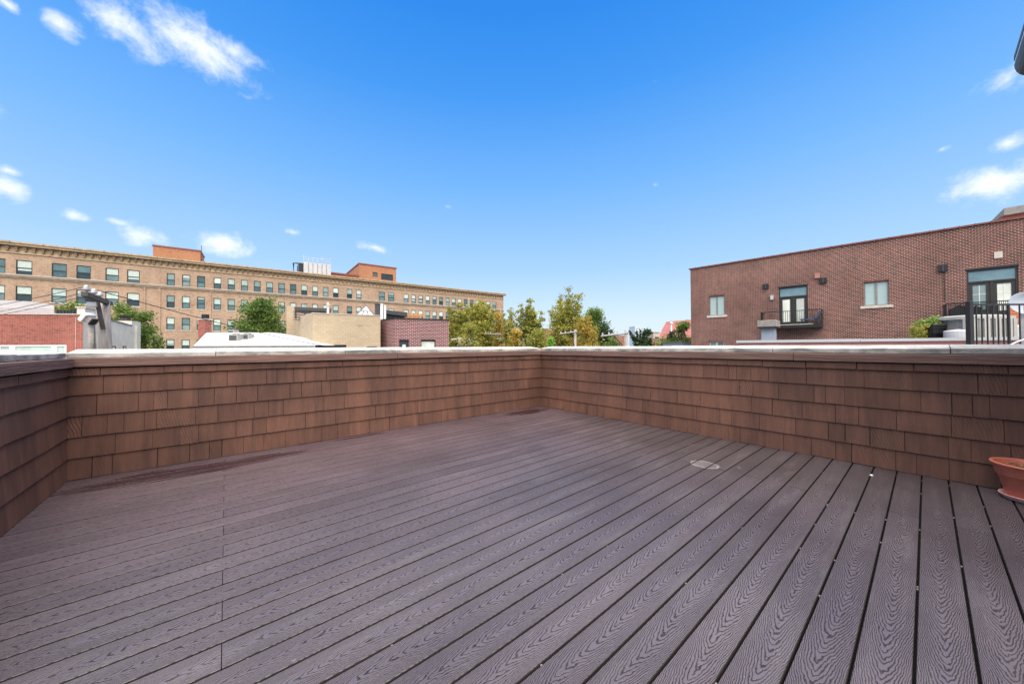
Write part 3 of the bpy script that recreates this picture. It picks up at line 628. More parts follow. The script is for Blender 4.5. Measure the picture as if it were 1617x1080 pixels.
colsB = k54(230, [(177, 247), (308, 378), (436, 505), (578, 642), (698, 760), (812, 872), (921, 980), (1027, 1085), (1130, 1186), (1230, 1284), (1326, 1378)])+\
        k6(440, [(318-213*2+213-105, 372-213-105+0)][:0]+[(318, 372), (418, 470), (514, 566), (645, 695), (734, 782), (947, 1005), (1035, 1093), (1185, 1228), (1256, 1298), (1325, 1365), (1391, 1430), (1455, 1494)])+\
        k6(440, [(0, 57), (107, 165), (213, 270)][:0])
# columns between the two crops
colsB += [(u0, u1) for (u0, u1) in k6(440, [(0+213, 57+213), (107, 165)]) ]
colsB = sorted(set([c for c in colsB]))
# merge near duplicates
mg = []
for c in colsB:
    if mg and c[0]-mg[-1][0] < 5: continue
    mg.append(c)
colsB = mg+k6(690, [(20, 58), (83, 118), (140, 178), (198, 234), (255, 290), (312, 345), (365, 400), (467, 505), (523, 562)])
HA = hospital(H0, H1, 'near wing of the long tan brick hospital, wide windows, at the left edge', colsA, lambda u: (0, 1), (228,))
HB = hospital(H1, H2, 'long tan brick hospital wing with bracketed cornice receding to the right', colsB, lambda u: (0, 1, 2, 3) if u < 330 else ((0, 1, 2) if u < 470 else (0, 1)), (252, 332))
def rooftop(fc, name, label, ua, ub, vt, setback, depth, mat, zb=None, vt_u=None):
    """a block standing on the roof, setback metres behind the facade"""
    sa, zt = fc.hit(ua, vt, -setback); sb, _ = fc.hit(ub, vt, -setback)
    return sa, sb, zt
# penthouse left
sa, _, zt = rooftop(HA, '', '', 241, 317.5, 386.5, 6, 8, None)
fc = HB; sa, zt = fc.hit(241.5, 386.5, -6); sb, _ = fc.hit(316.5, 394, -6)
t = thing('penthouse', 'plain orange brick penthouse on the hospital roof, between two clouds', 'penthouse', fc.p0, fc.rz)
xbox('wall', M['orange'], t, sa, sb, 6, 12, HZ-.3, zt-.25); xbox('coping', M['rcoping'], t, sa-.1, sb+.1, 5.9, 12.1, zt-.25, zt)
xbox('antenna', M['black'], t, sb+.12, sb+.2, 5.9, 5.98, HZ-.3, zt+1.0); xbox('vent', M['black'], t, sa-.8, sa-.5, 5.5, 5.8, HZ-.3, HZ+.9)
# tank box
sa, zt = fc.hit(479.5, 413, -3); sb, _ = fc.hit(522.5, 416, -3)
t = thing('cooling_tower', 'galvanised cooling tower box with railing on the hospital roof', 'cooling tower', fc.p0, fc.rz)
xbox('casing', M['galv'], t, sa, sb, 3, 9, HZ-.3, zt)
for i in range(1, 6): xbox('seam', M['shade'], t, sa+(sb-sa)*i/6-.05, sa+(sb-sa)*i/6+.05, 2.95, 2.999, HZ-.3, zt-.1)
xbox('louvre', M['black'], t, sa-.9, sa-.001, 3.3, 8, HZ-.3, zt-.35)
mb = MB()
for i in range(7): x = sa+(sb-sa)*i/6; mb.tube([(x, 3.05, zt), (x, 3.05, zt+(1.7 if i in (0, 4, 6) else 1.1))], .05, 4)
for h in (.55, 1.05): mb.tube([(sa, 3.05, zt+h), (sb, 3.05, zt+h)], .04, 4)
mb.build('railing', M['galv'], t)
MB().tube([(sa-1.9, 3.2, HZ-.3), (sa-1.9, 3.2, zt-.6), (sa-1.0, 3.2, zt-.5)], .18, 6).build('pipe', M['black'], t)
# penthouse right
sa, zt = fc.hit(567, 415.2, -9); sb, _ = fc.hit(625.5, 423, -9)
t = thing('penthouse', 'orange brick penthouse with one small and one wide dark window on the roof', 'penthouse', fc.p0, fc.rz)
P2 = Facade((fc.p0+fc.x*sa-fc.n*9)[:2], (fc.p0+fc.x*sb-fc.n*9)[:2], 'tmp', 'x', 'x'); bpy.data.objects.remove(P2.root); P2.root = t
t.location = P2.p0
holes = []
for (ua, va, ub, vb) in ((588.6, 429.8, 596.1, 437.6), (602, 431.8, 620.5, 443.6)):
    a, zt1 = P2.hit(ua, va); b_, zb1 = P2.hit(ub, vb); holes.append((a, b_, zb1, P2.hit(ua, va)[1]))
P2.wall(HZ-.3, zt-.3, holes, 16, M['orange'], .25); xbox('coping', M['rcoping'], t, -.15, P2.len+.15, -.15, 16.1, zt-.3, zt)
for (a, b_, c, d), m_ in zip(holes, (M['pane_teal'], M['pane_dark'])):
    ex_ = [] if b_-a < 2 else [((a+b_)/2-.08, (a+b_)/2+.08, .1, .2, c+.1, d-.1)]
    w_ = framebars(a, b_, c, d, .1, .2, .1, ex_).build('window', M['blackframe'], t); xbox('pane', m_, w_, a+.1, b_-.1, .2, .23, c+.1, d-.1)
sa, zl = fc.hit(523, 430, -7); sb, _ = fc.hit(566, 430, -7)
t = thing('roof_shed', 'low red roof shed between the cooling tower and the wide penthouse', 'shed', fc.p0, fc.rz)
xbox('wall', M['orange'], t, sa, sb, 7, 10, HZ-.3, zl-.35); xbox('roof', M['rcoping'], t, sa-.2, sb+.2, 6.7, 10.2, zl-.35, zl)
# ------------------------------------------------------------------ left middle ground
def hz(u): return 547.5-.0051*(u-808.5)
# red brick building
LB = Facade(gp(-40, 20.8), gp(131, 21.6), 'brick_building', 'weathered red brick building with a white strip of windows, at far left', 'building')
_, zt = LB.hit(60, 495.6)
s1, zw1 = LB.hit(105, 544.6); LB.wall(GZ, zt-.04, [(.1, s1, zw1-1.2, zw1)], 7, M['lbrick'], .12, x0=-9, skew=10.5)
xbox('coping', M['sill'], LB.root, -.05, LB.len+.02, -.04, .3, zt-.04, zt+.02)
pz = [LB.hit(u, 547)[0] for u in (0.5, 15, 24, 81, 90, 102)]
wf = MB().box(.1, s1, .0, .07, zw1-.09, zw1).box(.1, s1, .0, .07, zw1-1.2, zw1-1.1).box(.1, pz[0], 0, .07, zw1-1.1, zw1-.09).box(pz[1], pz[2], 0, .07, zw1-1.1, zw1-.09).box(pz[3], pz[4], 0, .07, zw1-1.1, zw1-.09).box(pz[5], s1, 0, .07, zw1-1.1, zw1-.09).build('window', M['whitepaint'], LB.root)
for a, b_ in ((0, 1), (2, 3), (4, 5)): xbox('pane', M['pane_blind'], wf, pz[a], pz[b_], .05, .08, zw1-1.1, zw1-.09)
# white membrane roof hut behind it
sa = LB.hit(-45, 480, -1.2)[0]; sb, z1 = LB.hit(85.5, 483, -1.2); _, z0 = LB.hit(20, 474.8, -1.2)
t = thing('roof_hut', 'white membrane covered roof hut behind the weathered red brick wall', 'roof hut', LB.p0, LB.rz)
prof = [(sa, z0+.02), (sa+(sb-sa)*.55, z0), (sa+(sb-sa)*.8, z0-.09), (sb-.25, (z0+z1)/2-.06), (sb, z1)]
mb = MB(); n = len(prof); mb.hexa([(x, 1.2, 0) for x, z in prof], [(x, 1.2, z) for x, z in prof]) if False else None
for (xa, za), (xb, zb) in zip(prof, prof[1:]):
    mb.quad((xa, 1.2, 1.0), (xb, 1.2, 1.0), (xb, 1.2, zb), (xa, 1.2, za)); mb.quad((xa, 1.2, za), (xb, 1.2, zb), (xb-4, 4.2, zb), (xa-4, 4.2, za))
mb.quad((sb, 1.2, 1.0), (sb-4, 4.2, 1.0), (sb-4, 4.2, z1), (sb, 1.2, z1)); mb.build('wall', M['white'], t)
for i in range(1, 5): zz = z1-.02-(z1-zt-.0)*i/5; xbox('lap', M['whitepaint'], t, sa, sb-.01, 1.17, 1.199, zz-.015, zz)
sa, z1 = LB.hit(86, 489.5, -.6); sb, _ = LB.hit(134, 489.5, -.6)
t = thing('roof_railing', 'low black rail along the roof beside the white hut', 'railing', LB.p0, LB.rz)
xbox('rail', M['black'], t, sa+.1, sb, .6, .66, zt-.03, z1)
mb = MB()
for i in range(9): x = sa+.1+(sb-sa-.2)*i/8; mb.box(x, x+.05, .58, .599, zt-.02, z1+.02)
mb.build('post', M['char'], t)
# grey painted building
GB = Facade(gp(131.5, 21.7), gp(222, 28.3), 'painted_wall', 'pale grey painted brick wall with sloping parapet behind the utility pole', 'wall')
sA, zA = GB.hit(134.3, 486.5); sB, _ = GB.hit(171.8, 486.5); _, zL = GB.hit(150, 504.5); sC, zC = GB.hit(172.3, 505); sD, zD = GB.hit(208, 514.6); sE, zE = GB.hit(207.8, 506.8)
t = GB.root
mb = MB(); D = .35
for (xa, za, xb, zb) in ((0, zL, sA, zL), (sA, zA, sB, zA), (sB, zC, sD, zD), (sD, zE, GB.len, zE)):
    mb.hexa([(xa, 0, GZ), (xb, 0, GZ), (xb, D if xa < sD-.01 else .9, GZ), (xa, D if xa < sD-.01 else .9, GZ)], [(xa, 0, za), (xb, 0, zb), (xb, D if xa < sD-.01 else .9, zb), (xa, D if xa < sD-.01 else .9, za)])
mb.build('wall', M['paintgrey'], t)
xbox('ledge', M['conc'], t, sA-.06, sB+.05, -.07, -.001, zL-.04, zL); xbox('cap', M['sill'], t, sA-.05, sB+.05, -.06, .42, zA, zA+.08)
mb = MB(); mb.hexa([(sB, -.05, zC), (sD, -.05, zD), (sD, .4, zD), (sB, .4, zC)], [(sB, -.05, zC+.07), (sD, -.05, zD+.07), (sD, .4, zD+.07), (sB, .4, zC+.07)]); mb.build('coping', M['conc'], t)
xbox('pilaster', M['paintgrey'], t, GB.hit(213, 530)[0], GB.hit(217.5, 530)[0], -.12, -.001, GZ, zD)
a, z1 = GB.hit(210, 497); b_, _ = GB.hit(219, 497)
xbox('chimney_cap', M['black'], t, a, b_, .3, .9, zE+.35, zE+.42); xbox('chimney_pot', M['char'], t, a+.15, b_-.15, .4, .8, zE, zE+.35)
for (ua, ub) in ((176, 182.5), (193.8, 198.6)):
    a, z1 = GB.hit(ua, 546.4); b_, _ = GB.hit(ub, 546.4)
    w_ = framebars(a, b_, z1-1.1, z1, -.03, -.001, .07).build('window', M['char'], t); xbox('pane', M['pane_white'], w_, a+.07, b_-.07, -.02, -.002, z1-1.03, z1-.07)
# ------------------------------------------------------------------ utility pole in front
pb = at(166.5, 548, 11); pt = at(162, 476, 11)
t = thing('utility_pole', 'weathered wooden utility pole with tilted crossarm beside the painted building', 'utility pole', (pb.x, pb.y, GZ))
rel = lambda p: (p.x-pb.x, p.y-pb.y, p.z-GZ)
ax = pt-pb; bot = pb+ax*((GZ-pb.z)/ax.z)
MB().tube([rel(bot), rel(pb), rel(pt)], [.19, .15, .155], 14).build('pole', M['pole'], t, True)
def beam(p, q_, w, h, mat, name, par, up=Vector((0, 0, 1))):
    d = (q_-p).normalized(); s_ = d.cross(up).normalized()*w/2; u_ = s_.cross(d).normalized()*h/2
    mb = MB(); mb.hexa([rel(p-s_-u_), rel(p+s_-u_), rel(p+s_+u_), rel(p-s_+u_)], [rel(q_-s_-u_), rel(q_+s_-u_), rel(q_+s_+u_), rel(q_-s_+u_)]); return mb.build(name, mat, par)
CA, CB = at(133, 464, 9.2), at(174, 479.5, 11.4)
beam(CA, CB, .12, .12, M['poledark'], 'crossarm', t)
beam(at(153.5, 476.5, 10.7), at(163, 520.5, 10.84), .05, .10, M['poledark'], 'brace', t, Vector((1, 0, 0)))
ins = []
for i, fr in enumerate((.06, .32, .56)):
    p = CA+(CB-CA)*fr+Vector((0, 0, .06)); ins.append(p+Vector((0, 0, .16)))
    MB().lathe([(.02, 0), (.02, .05), (.06, .055), (.068, .09), (.05, .13), (.055, .15), (.03, .19), (0, .2)], 14, rel(p)).build('insulator', M['galv'], t, True)
a = at(148, 473.5, 10.5); xx = rel(a)
MB().box(xx[0]-.16, xx[0]+.13, xx[1]-.07, xx[1]+.07, xx[2]-.06, xx[2]+.05).build('bracket', M['black'], t)
a = at(145.8, 479.5, 10.5); xx = rel(a); bevel(MB().box(xx[0]-.10, xx[0]+.10, xx[1]-.08, xx[1]+.08, xx[2]-.10, xx[2]+.09).build('junction_box', M['galvblue'], t), .01)
# floodlight on its own post
fb = at(145.5, 548, 10.6); t = thing('floodlight_post', 'grey post with a tilted white floodlight by the red brick wall', 'floodlight', (fb.x, fb.y, GZ))
rel2 = lambda p: (p.x-fb.x, p.y-fb.y, p.z-GZ)
MB().tube([(0, 0, 0), rel2(at(145.5, 548, 10.6)), rel2(at(144.5, 512, 10.6))], [.1, .085, .07], 12).build('post', M['conc'], t, True)
hh = at(142, 506, 10.55); dR = R.copy(); 
def obox(c, a1, a2, a3, e1, e2, e3):
    v = [c+a1*(i*e1)+a2*(j*e2)+a3*(k*e3) for k in (-1, 1) for (i, j) in ((-1, -1), (1, -1), (1, 1), (-1, 1))]; mb = MB(); mb.hexa([rel2(p) for p in v[:4]], [rel2(p) for p in v[4:]]); return mb
tl = (R*.75-Vector((0, 0, 1))*.66).normalized(); t3 = F.copy(); t2 = tl.cross(t3).normalized()
bevel(obox(at(143.5, 505.5, 10.5), tl, t2, t3, .14, .085, .09).build('housing', M['conc'], t), .02)
bevel(obox(at(137.5, 501.2, 10.5), tl, t2, t3, .07, .14, .14).build('hood', M['whitepaint'], t), .02)
obox(at(147.5, 508, 10.45), tl, t2, t3, .02, .10, .08).build('lens', M['black'], t)
MB().tube([rel2(at(147.5, 511, 10.5)), rel2(at(150, 516, 10.5)), rel2(at(149.5, 530, 10.5)), rel2(at(148.5, 550, 10.5))], .008, 4).build('cable', M['black'], t)
# ------------------------------------------------------------------ wires
def wire(p, q_, sag, label, r=.011):
    pts = []
    for i in range(25):
        s_ = i/24; P = p.lerp(q_, s_); pts.append((P.x-p.x, P.y-p.y, P.z-p.z-4*sag*s_*(1-s_)))
    tag(MB().tube(pts, r, 4).build('power_line', M['black'], loc=p), label, 'wire', 'overhead wires')
wire(ins[0], at(-60, 489, 20), .1, 'topmost power line running left from the nearest insulator')
wire(ins[1], at(-60, 501, 20), .1, 'middle power line running left from the middle insulator')
wire(ins[2], at(-60, 506, 20), .1, 'lowest power line running left from the crossarm')
wire(at(154, 458.5, 10), at(628, 552, 42), .75, 'dark wire sagging right from the pole across the hospital front', .013)
# ------------------------------------------------------------------ white roof house
WH = Facade(gp(306, 24), gp(494, 25.2), 'white_roof_house', 'low building with bright white pitched roof below the hospital windows', 'building')
t = WH.root; _, zE_ = WH.hit(400, 545.5); zr = WH.hit(400, 525.2, -4)[1]
def W(u, v, off): s_, z = WH.hit(u, v, off); return (s_, -off, z)
xbox('wall', M['fartan'], t, .3, WH.len-.3, .35, 9, GZ, zE_-.12)
p = [(0, 0, zE_), (WH.len, 0, zE_), (WH.hit(480, 536, -3)[0], 3.0, WH.hit(480, 536.5, -3)[1]), (WH.hit(430, 527, -4)[0], 4, zr), (WH.hit(326, 526, -4)[0], 4, zr)]
mb = MB(); mb.quad(*p); mb.quad(p[1], (WH.len, 9, zE_), p[2]); mb.quad(p[2], (WH.len, 9, zE_), (p[3][0], 5.5, zr), p[3]); mb.quad(p[4], p[3], (p[3][0], 5.5, zr), (p[4][0], 5.5, zr))
mb.quad((p[4][0], 5.5, zr), (p[3][0], 5.5, zr), (WH.len, 9, zE_), (0, 9, zE_)); mb.build('roof', M['white'], t)
mb = MB(); mb.quad((-.01, -.01, zE_), p[4], (p[4][0], 5.5, zr), (-.01, 9, zE_)); mb.build('hip', M['gravelroof'], t)
xbox('fascia', M['whitepaint'], t, -.02, WH.len+.05, -.06, .3, zE_-.22, zE_-.003); xbox('gutter', M['shade'], t, -.02, WH.len+.1, -.14, -.061, zE_-.10, zE_-.02)
MB().tube([(WH.len-.2, -.1, zE_-.1), (WH.len-.2, -.05, GZ)], .05, 6).build('downspout', M['galv'], t)
def condenser(u0, u1, vt, vb, d, label):
    a = at((u0+u1)/2, vb, d); w = (u1-u0)/f*d; zt_ = zat((u0+u1)/2, vt, d); zb_ = a.z-.15
    c = thing('air_conditioner', label, 'air conditioner', (a.x, a.y, zb_), YAW-math.pi/2, 'condensers on the white roof')
    h = zt_-zb_; bevel(xbox('casing', M['ac'], c, -w/2, w/2, 0, .6, 0, h), .02)
    mb = MB()
    for i in range(7): x = -w/2+.05+(w-.1)*i/7; mb.box(x, x+(w-.1)/7*.6, -.02, -.001, .08, h-.08)
    mb.build('grille', M['char'], c); MB().lathe([(.24, 0), (.24, .05), (.05, .06), (0, .06)], 16, (0, .3, h)).build('fan_guard', M['char'], c)
condenser(361, 375, 528, 536, 25.6, 'larger grey condenser on the white roof')
condenser(380, 392.5, 527, 534.5, 26.2, 'smaller grey condenser, right one of two on the white roof')
condenser(359.5, 369, 521, 526, 29, 'small dark condenser on the ridge of the white roof')
cb_ = at(318.3, 529, 27.5); zt = zat(318, 505, 27.5); c = thing('brick_chimney', 'small square brick chimney at the left end of the white roof', 'chimney', (cb_.x, cb_.y, 1.2), YAW-math.pi/2)
w = 11/f*27.5/2; xbox('stack', M['lbrick'], c, -w, w, 0, .55, 0, zt-1.2); xbox('cap', M['sill'], c, -w-.05, w+.05, -.05, .6, zt-1.2, zt-1.1); xbox('flue', M['black'], c, -w*.4, w*.9, .1, .4, zt-1.1, zt-.75)
# ------------------------------------------------------------------ tan block building
p493 = gp(493, 29); dirx = Vector((1, 0, 0)); dl = ray(600.7, 520); # front face nearly along +x
kx = None
def on_dir(p0, dx, dy, u):   # point on the line p0 + s(dx,dy) seen at column u
    r = ray(u, 547); A_ = O.x-p0[0]; B_ = O.y-p0[1]; det = dx*(-r.y)+r.x*dy; s_ = (A_*(-r.y)+r.x*B_)/det; return (p0[0]+dx*s_, p0[1]+dy*s_)
p600 = gp(600.7, 31.6)
TB = Facade(p493, p600, 'block_building', 'plain tan concrete block building with flat top, centre left', 'building')
_, zt = TB.hit(493.5, 493.8); t = TB.root; hl = []
for (ua, ub, v) in ((519, 547, 544.6), (579, 595.5, 547)):
    a, z1 = TB.hit(ua, v); b_, _ = TB.hit(ub, v); hl.append((a, b_, z1-1.2, z1))
TB.wall(GZ, zt-.06, hl, 12, M['cmu'], .2)
for (a, b_, c, d) in hl:
    w_ = framebars(a, b_, c, d, .1, .16, .06).build('window', M['blackframe'], t); xbox('pane', M['pane_dark'], w_, a+.06, b_-.06, .14, .17, c+.06, d-.06)
xbox('coping', M['sill'], t, -.04, TB.len+.04, -.05, 11.9, zt-.06, zt)
pl = on_dir(p493, 0.0, 1.0, 462); dd = (Vector((pl[0], pl[1], 0))-O).dot(F)/1.0; zl_ = zat(462, 503.4, (Vector((pl[0], pl[1], 547))-Vector((O.x, O.y, 547))).dot(Vector((F.x, F.y, 0)).normalized()))
q1 = Matrix.Rotation(-TB.rz, 3, 'Z') @ (Vector((pl[0], pl[1], 0))-TB.p0)
mb = MB(); mb.hexa([(q1.x, q1.y, GZ), (-.003, 0, GZ), (-.003, .4, GZ), (q1.x+.3, q1.y+.2, GZ)], [(q1.x, q1.y, zl_), (-.003, 0, zt-.003), (-.003, .4, zt-.003), (q1.x+.3, q1.y+.2, zl_)]); mb.build('side_wall', M['cmu'], t)
a = TB.hit(452.6, 483, -10); b_ = TB.hit(465, 483, -10); xbox('stair_tower', M['cmu'], t, a[0], b_[0], 10, 13, GZ, a[1])
a = TB.hit(465, 484.6, -6); b_ = TB.hit(523, 484.6, -6)
t2_ = thing('pergola', 'dark flat pergola roof over the tan block building', 'pergola', TB.p0, TB.rz)
zr_ = a[1]; xbox('roof', M['char'], t2_, a[0], b_[0], 6, 9, zr_-.32, zr_)
for i in range(3): xbox('post', M['char'], t2_, a[0]+.05+i*.75, a[0]+.17+i*.75, 6.1, 6.2, zt-.1, zr_-.32)
xbox('post', M['char'], t2_, b_[0]-.2, b_[0]-.08, 6.1, 6.2, zt-.1, zr_-.32)
for i in range(4): xbox('slat', M['char'], t2_, a[0]-.1, a[0]+1.7, 6.02, 6.09, zr_-.55-i*.24, zr_-.47-i*.24)
xbox('back_wall', M['white'], t2_, a[0]+2.0, b_[0]-.3, 8, 8.2, zt-.1, zr_-.32)
a = TB.hit(518, 480, -2); t2_ = thing('vent_pipe', 'white vent pipe with pointed cap on the tan block building', 'pipe', TB.p0, TB.rz)
MB().lathe([(.1, 0), (.1, a[1]-zt-.1), (.17, a[1]-zt-.1), (.02, a[1]-zt+.15), (0, a[1]-zt+.15)], 12, (a[0], 2, zt-.0)).build('pipe', M['whitepaint'], t2_, True)
# skylight
a = TB.hit(559, 496, -3); b_ = TB.hit(594, 496, -3); c_ = TB.hit(578, 482, -4.2)
t2_ = thing('skylight', 'white pyramid skylight with dark ribs on the block building', 'skylight', TB.p0, TB.rz)
mb = MB(); base = [(a[0], 3, zt), (b_[0], 3, zt), (b_[0], 5.4, zt), (a[0], 5.4, zt)]; apx = (c_[0], 4.2, c_[1])
for i in range(4): mb.quad(base[i], base[(i+1) % 4], apx)
mb.build('glazing', M['white'], t2_)
mb = MB()
for q_ in base: mb.tube([q_, apx], .05, 4)
mb.tube([base[0], base[1]], .05, 4); m_ = [Vector(base[0]).lerp(Vector(base[1]), k) for k in (.33, .66)]
for q_ in m_: mb.tube([q_, Vector(q_).lerp(Vector(apx), .5)], .04, 4)
mb.tube([Vector(base[0]).lerp(Vector(apx), .5), Vector(base[1]).lerp(Vector(apx), .5)], .04, 4); mb.build('rib', M['char'], t2_)
# ------------------------------------------------------------------ dark brick building
DB = Facade(gp(624.5, 31), gp(708.8, 33.4), 'dark_brick_building', 'purple red brick building with black coping and two small windows', 'building')
t = DB.root; _, zt = DB.hit(624.5, 501.6); hl = []
for (ua, ub, v) in ((630.5, 645.3, 537.9), (664.6, 687.6, 537.9)):
    a, z1 = DB.hit(ua, v); b_, _ = DB.hit(ub, v); hl.append((a, b_, z1-1.3, z1))
DB.wall(GZ, zt-.1, hl, 9, M['dbrick'], .18)
xbox('coping', M['black'], t, -.06, DB.len+.06, -.06, 9.05, zt-.1, zt)
for i, (a, b_, c, d) in enumerate(hl):
    w_ = framebars(a, b_, c, d, .06, .13, .06, [(a, b_, -.03, .05, d, d+.09)]).build('window', M['black'], t)
    xbox('pane', M['pane_dark'] if i == 0 else M['pane_white'], w_, a+.06, b_-.06, .12, .15, c+.06, d-.06)
    if i == 0: xbox('blind', M['pane_white'], w_, a+.3, b_-.25, .10, .119, c+.06, d-.35)
# side return wall to the left
pl = gp(601.2, 33.2)
sd_ = Facade(pl, (DB.p0.x, DB.p0.y), 'tmp', 'x', 'x'); bpy.data.objects.remove(sd_.root); 
mb = MB(); i_ = Matrix.Rotation(-DB.rz, 3, 'Z'); q1 = i_ @ (Vector((pl[0], pl[1], 0))-DB.p0); mb.hexa([(q1.x, q1.y, GZ), (-.002, .0, GZ), (-.002, 3, GZ), (q1.x, q1.y+1.2, GZ)], [(q1.x, q1.y, zt-.1), (-.002, 0, zt-.1), (-.002, 3, zt-.1), (q1.x, q1.y+1.2, zt-.1)])
mb.build('side_wall', M['dbrick'], t)
mb = MB(); mb.hexa([(q1.x, q1.y-.05, zt-.098), (-.061, -.05, zt-.098), (-.061, 3, zt-.098), (q1.x, q1.y+1.2, zt-.098)], [(q1.x, q1.y-.05, zt), (-.061, -.05, zt), (-.061, 3, zt), (q1.x, q1.y+1.2, zt)]); mb.build('side_coping', M['black'], t)
a = DB.hit(601, 489, -4)[0]; b_ = DB.hit(643, 489, -4)[0]; z1 = DB.hit(620, 489.2, -4)[1]
sh = thing('roof_shed', 'grey roof shed with a dark overhanging slab roof above the purple brick', 'shed', DB.p0, DB.rz)
xbox('wall', M['galvblue'], sh, a+.2, b_-1.0, 4.3, 7, zt-.05, z1-.4); mb = MB(); mb.hexa([(a-.1, 3.9, z1-.4), (b_, 3.9, z1-.62), (b_, 7.2, z1-.62), (a-.1, 7.2, z1-.4)], [(a-.1, 3.9, z1), (b_, 3.9, z1-.22), (b_, 7.2, z1-.22), (a-.1, 7.2, z1)]); mb.build('roof', M['char'], sh)
a2, zz = DB.hit(609, 494, -4.3); b2, _ = DB.hit(629.5, 494, -4.3); xbox('opening', M['black'], sh, a2, b2, 4.25, 4.299, zt, zz)
for (ua, ub, vt_, m_, lb, nm) in ((592.8, 600.3, 479.5, 'char', 'dark square flue beside the white chimney pipes', 'flue'), (600.6, 604.6, 479.3, 'whitepaint', 'taller white chimney pipe beside the dark flue', 'chimney_pipe'), (606.2, 609.6, 481.5, 'whitepaint', 'shorter white chimney pipe near the dark slab roof', 'chimney_pipe')):
    a, z1 = DB.hit(ua, vt_, -3); b_, _ = DB.hit(ub, vt_, -3)
    c = thing(nm, lb, 'chimney', DB.p0, DB.rz); xbox('shaft', M[m_], c, a, b_, 3, 3.45, zt-.1, z1-.06); xbox('cap', M[m_], c, a-.03, b_+.03, 2.96, 3.49, z1-.06, z1)
a, z1 = DB.hit(630, 494, -6); b_, _ = DB.hit(670, 494, -6)
tb = thing('timber_pergola', 'small orange timber pergola on the purple brick roof', 'pergola', DB.p0, DB.rz)
for i in range(4): xbox('beam', M['timber'], tb, a+i*.05, b_-.1*i, 6+i*.5, 6.1+i*.5, z1-.25-i*.05, z1-.08-i*.05)
for i in range(6): x = a+.2+(b_-a-.5)*i/5; xbox('rafter', M['timber'], tb, x, x+.08, 5.8, 7.9, z1-.07, z1+.03)
for x in (a+.3, (a+b_)/2, b_-.5): xbox('post', M['timber'], tb, x, x+.12, 6.02, 6.12, zt-.1, z1-.26)
# ------------------------------------------------------------------ right brick building
RB = Facade(gp(1091.6, 33.4), gp(1617, 20.25), 'brick_building', 'large dark red brick building with balconies filling the right background', 'building')
t = RB.root; _, zt = RB.hit(1350, 383.2); xend = RB.len+9
W_ = []
def opn(ua, va, ub, vb): a, zt_ = RB.hit(ua, va); b_, zb_ = RB.hit(ub, vb); return (a, b_, zb_, zt_)
ow = [opn(1119.8, 468.3, 1144.4, 497.2), opn(1120, 539.6, 1143.4, 560), opn(1364, 446.2, 1404, 481)]
od = [opn(1229.5, 455.3, 1276.3, 511.5), opn(1526, 428.0, 1609.5, 495)]
RB.wall(GZ, zt-.12, ow+od, 14, M['rbrick'], .2, x1=xend)
mb = MB(); x = -.12
while x < xend: mb.box(x, x+.585, -.10, .4, zt-.12, zt-.02).box(x+.555, x+.6, -.12, .42, zt-.13, zt); x += .6
o = mb.build('coping_tiles', M['rcoping'], t); o['kind'] = 'stuff'
for i, (a, b_, c, d) in enumerate(ow):
    mid = (a+b_)/2; w_ = framebars(a, b_, c, d, .1, .18, .07, [(mid-.06, mid+.06, .09, .18, c+.07, d-.07)]).build('window', M['shade'] if i != 1 else M['galv'], t)
    for x0, x1 in ((a+.07, mid-.06), (mid+.06, b_-.07)): xbox('pane', (M['pane_mid'] if i == 1 else M['slatblind']), w_, x0, x1, .14, .17, c+.07, d-.07)
    xbox('sill', M['sill'], w_, a-.2, b_+.2, -.08, .1, c-.19, c-.003)
    xbox('lintel', M['rcoping'], w_, a-.05, b_+.05, -.02, -.002, d+.003, d+.09)
def door_set(h, frs, kind):
    a, b_, c, d = h; tz = d-(d-c)*frs; mid = (a+b_)/2; w = .11
    dr = framebars(a, b_, c, d, .05, .15, .08, [(a+.08, b_-.08, .04, .15, tz-.09, tz), (mid-.05, mid+.05, .05, .15, c+.08, tz-.09)]).build('door', M['blackframe'], t)
    xbox('transom', M['pane_sky'], dr, a+.08, b_-.08, .1, .13, tz, d-.08)
    for x0, x1 in ((a+.08, mid-.05), (mid+.05, b_-.08)):
        framebars(x0, x1, c+.08, tz-.09, .09, .14, .15).build('leaf', M['blackframe'], dr)
        xbox('pane', M['pane_white'] if (kind == 0 or x0 > mid) else M['pane_mid'], dr, x0+.15, x1-.15, .12, .135, c+.23, tz-.24)
        if kind:
            mm = (x0+x1)/2; g_ = MB().box(mm-.015, mm+.015, .105, .119, c+.23, tz-.24)
            for z_ in (.35, .65): zz = c+.23+(tz-c-.47)*z_; g_.box(x0+.15, x1-.15, .106, .1185, zz-.012, zz+.012)
            g_.build('muntin', M['whitepaint'], dr)
    xbox('lintel', M['black'], dr, a-.03, b_+.03, -.03, -.002, d+.003, d+.12)
door_set(od[0], .24, 0); door_set(od[1], .25, 1)
def vent(ua, va, ub, vb, mat='black'):
    a, z1 = RB.hit(ua, va, .1); b_, z0 = RB.hit(ub, vb, .1); v_ = xbox('vent', M[mat], t, a, b_, -.14, -.001, z0, z1)
    if mat == 'black': xbox('divider', M['char'], v_, (a+b_)/2-.03, (a+b_)/2+.03, -.17, -.141, z0, z1)
vent(1204.6, 449, 1213.2, 455.5); vent(1294.6, 439.6, 1305.4, 446.6); vent(1481, 419, 1496.6, 427.8)
vent(1286.6, 432.4, 1294.6, 438.8, 'pink')
a, z1 = RB.hit(1569.5, 398.5); b_, z0 = RB.hit(1583.2, 407); xbox('stone_patch', M['sill'], t, a, b_, -.05, -.001, z0, z1)
a, z1 = RB.hit(1216.8, 467); b_, z0 = RB.hit(1221.8, 473.5); xbox('wall_light', M['galv'], t, a, b_, -.18, -.001, z0, z1)
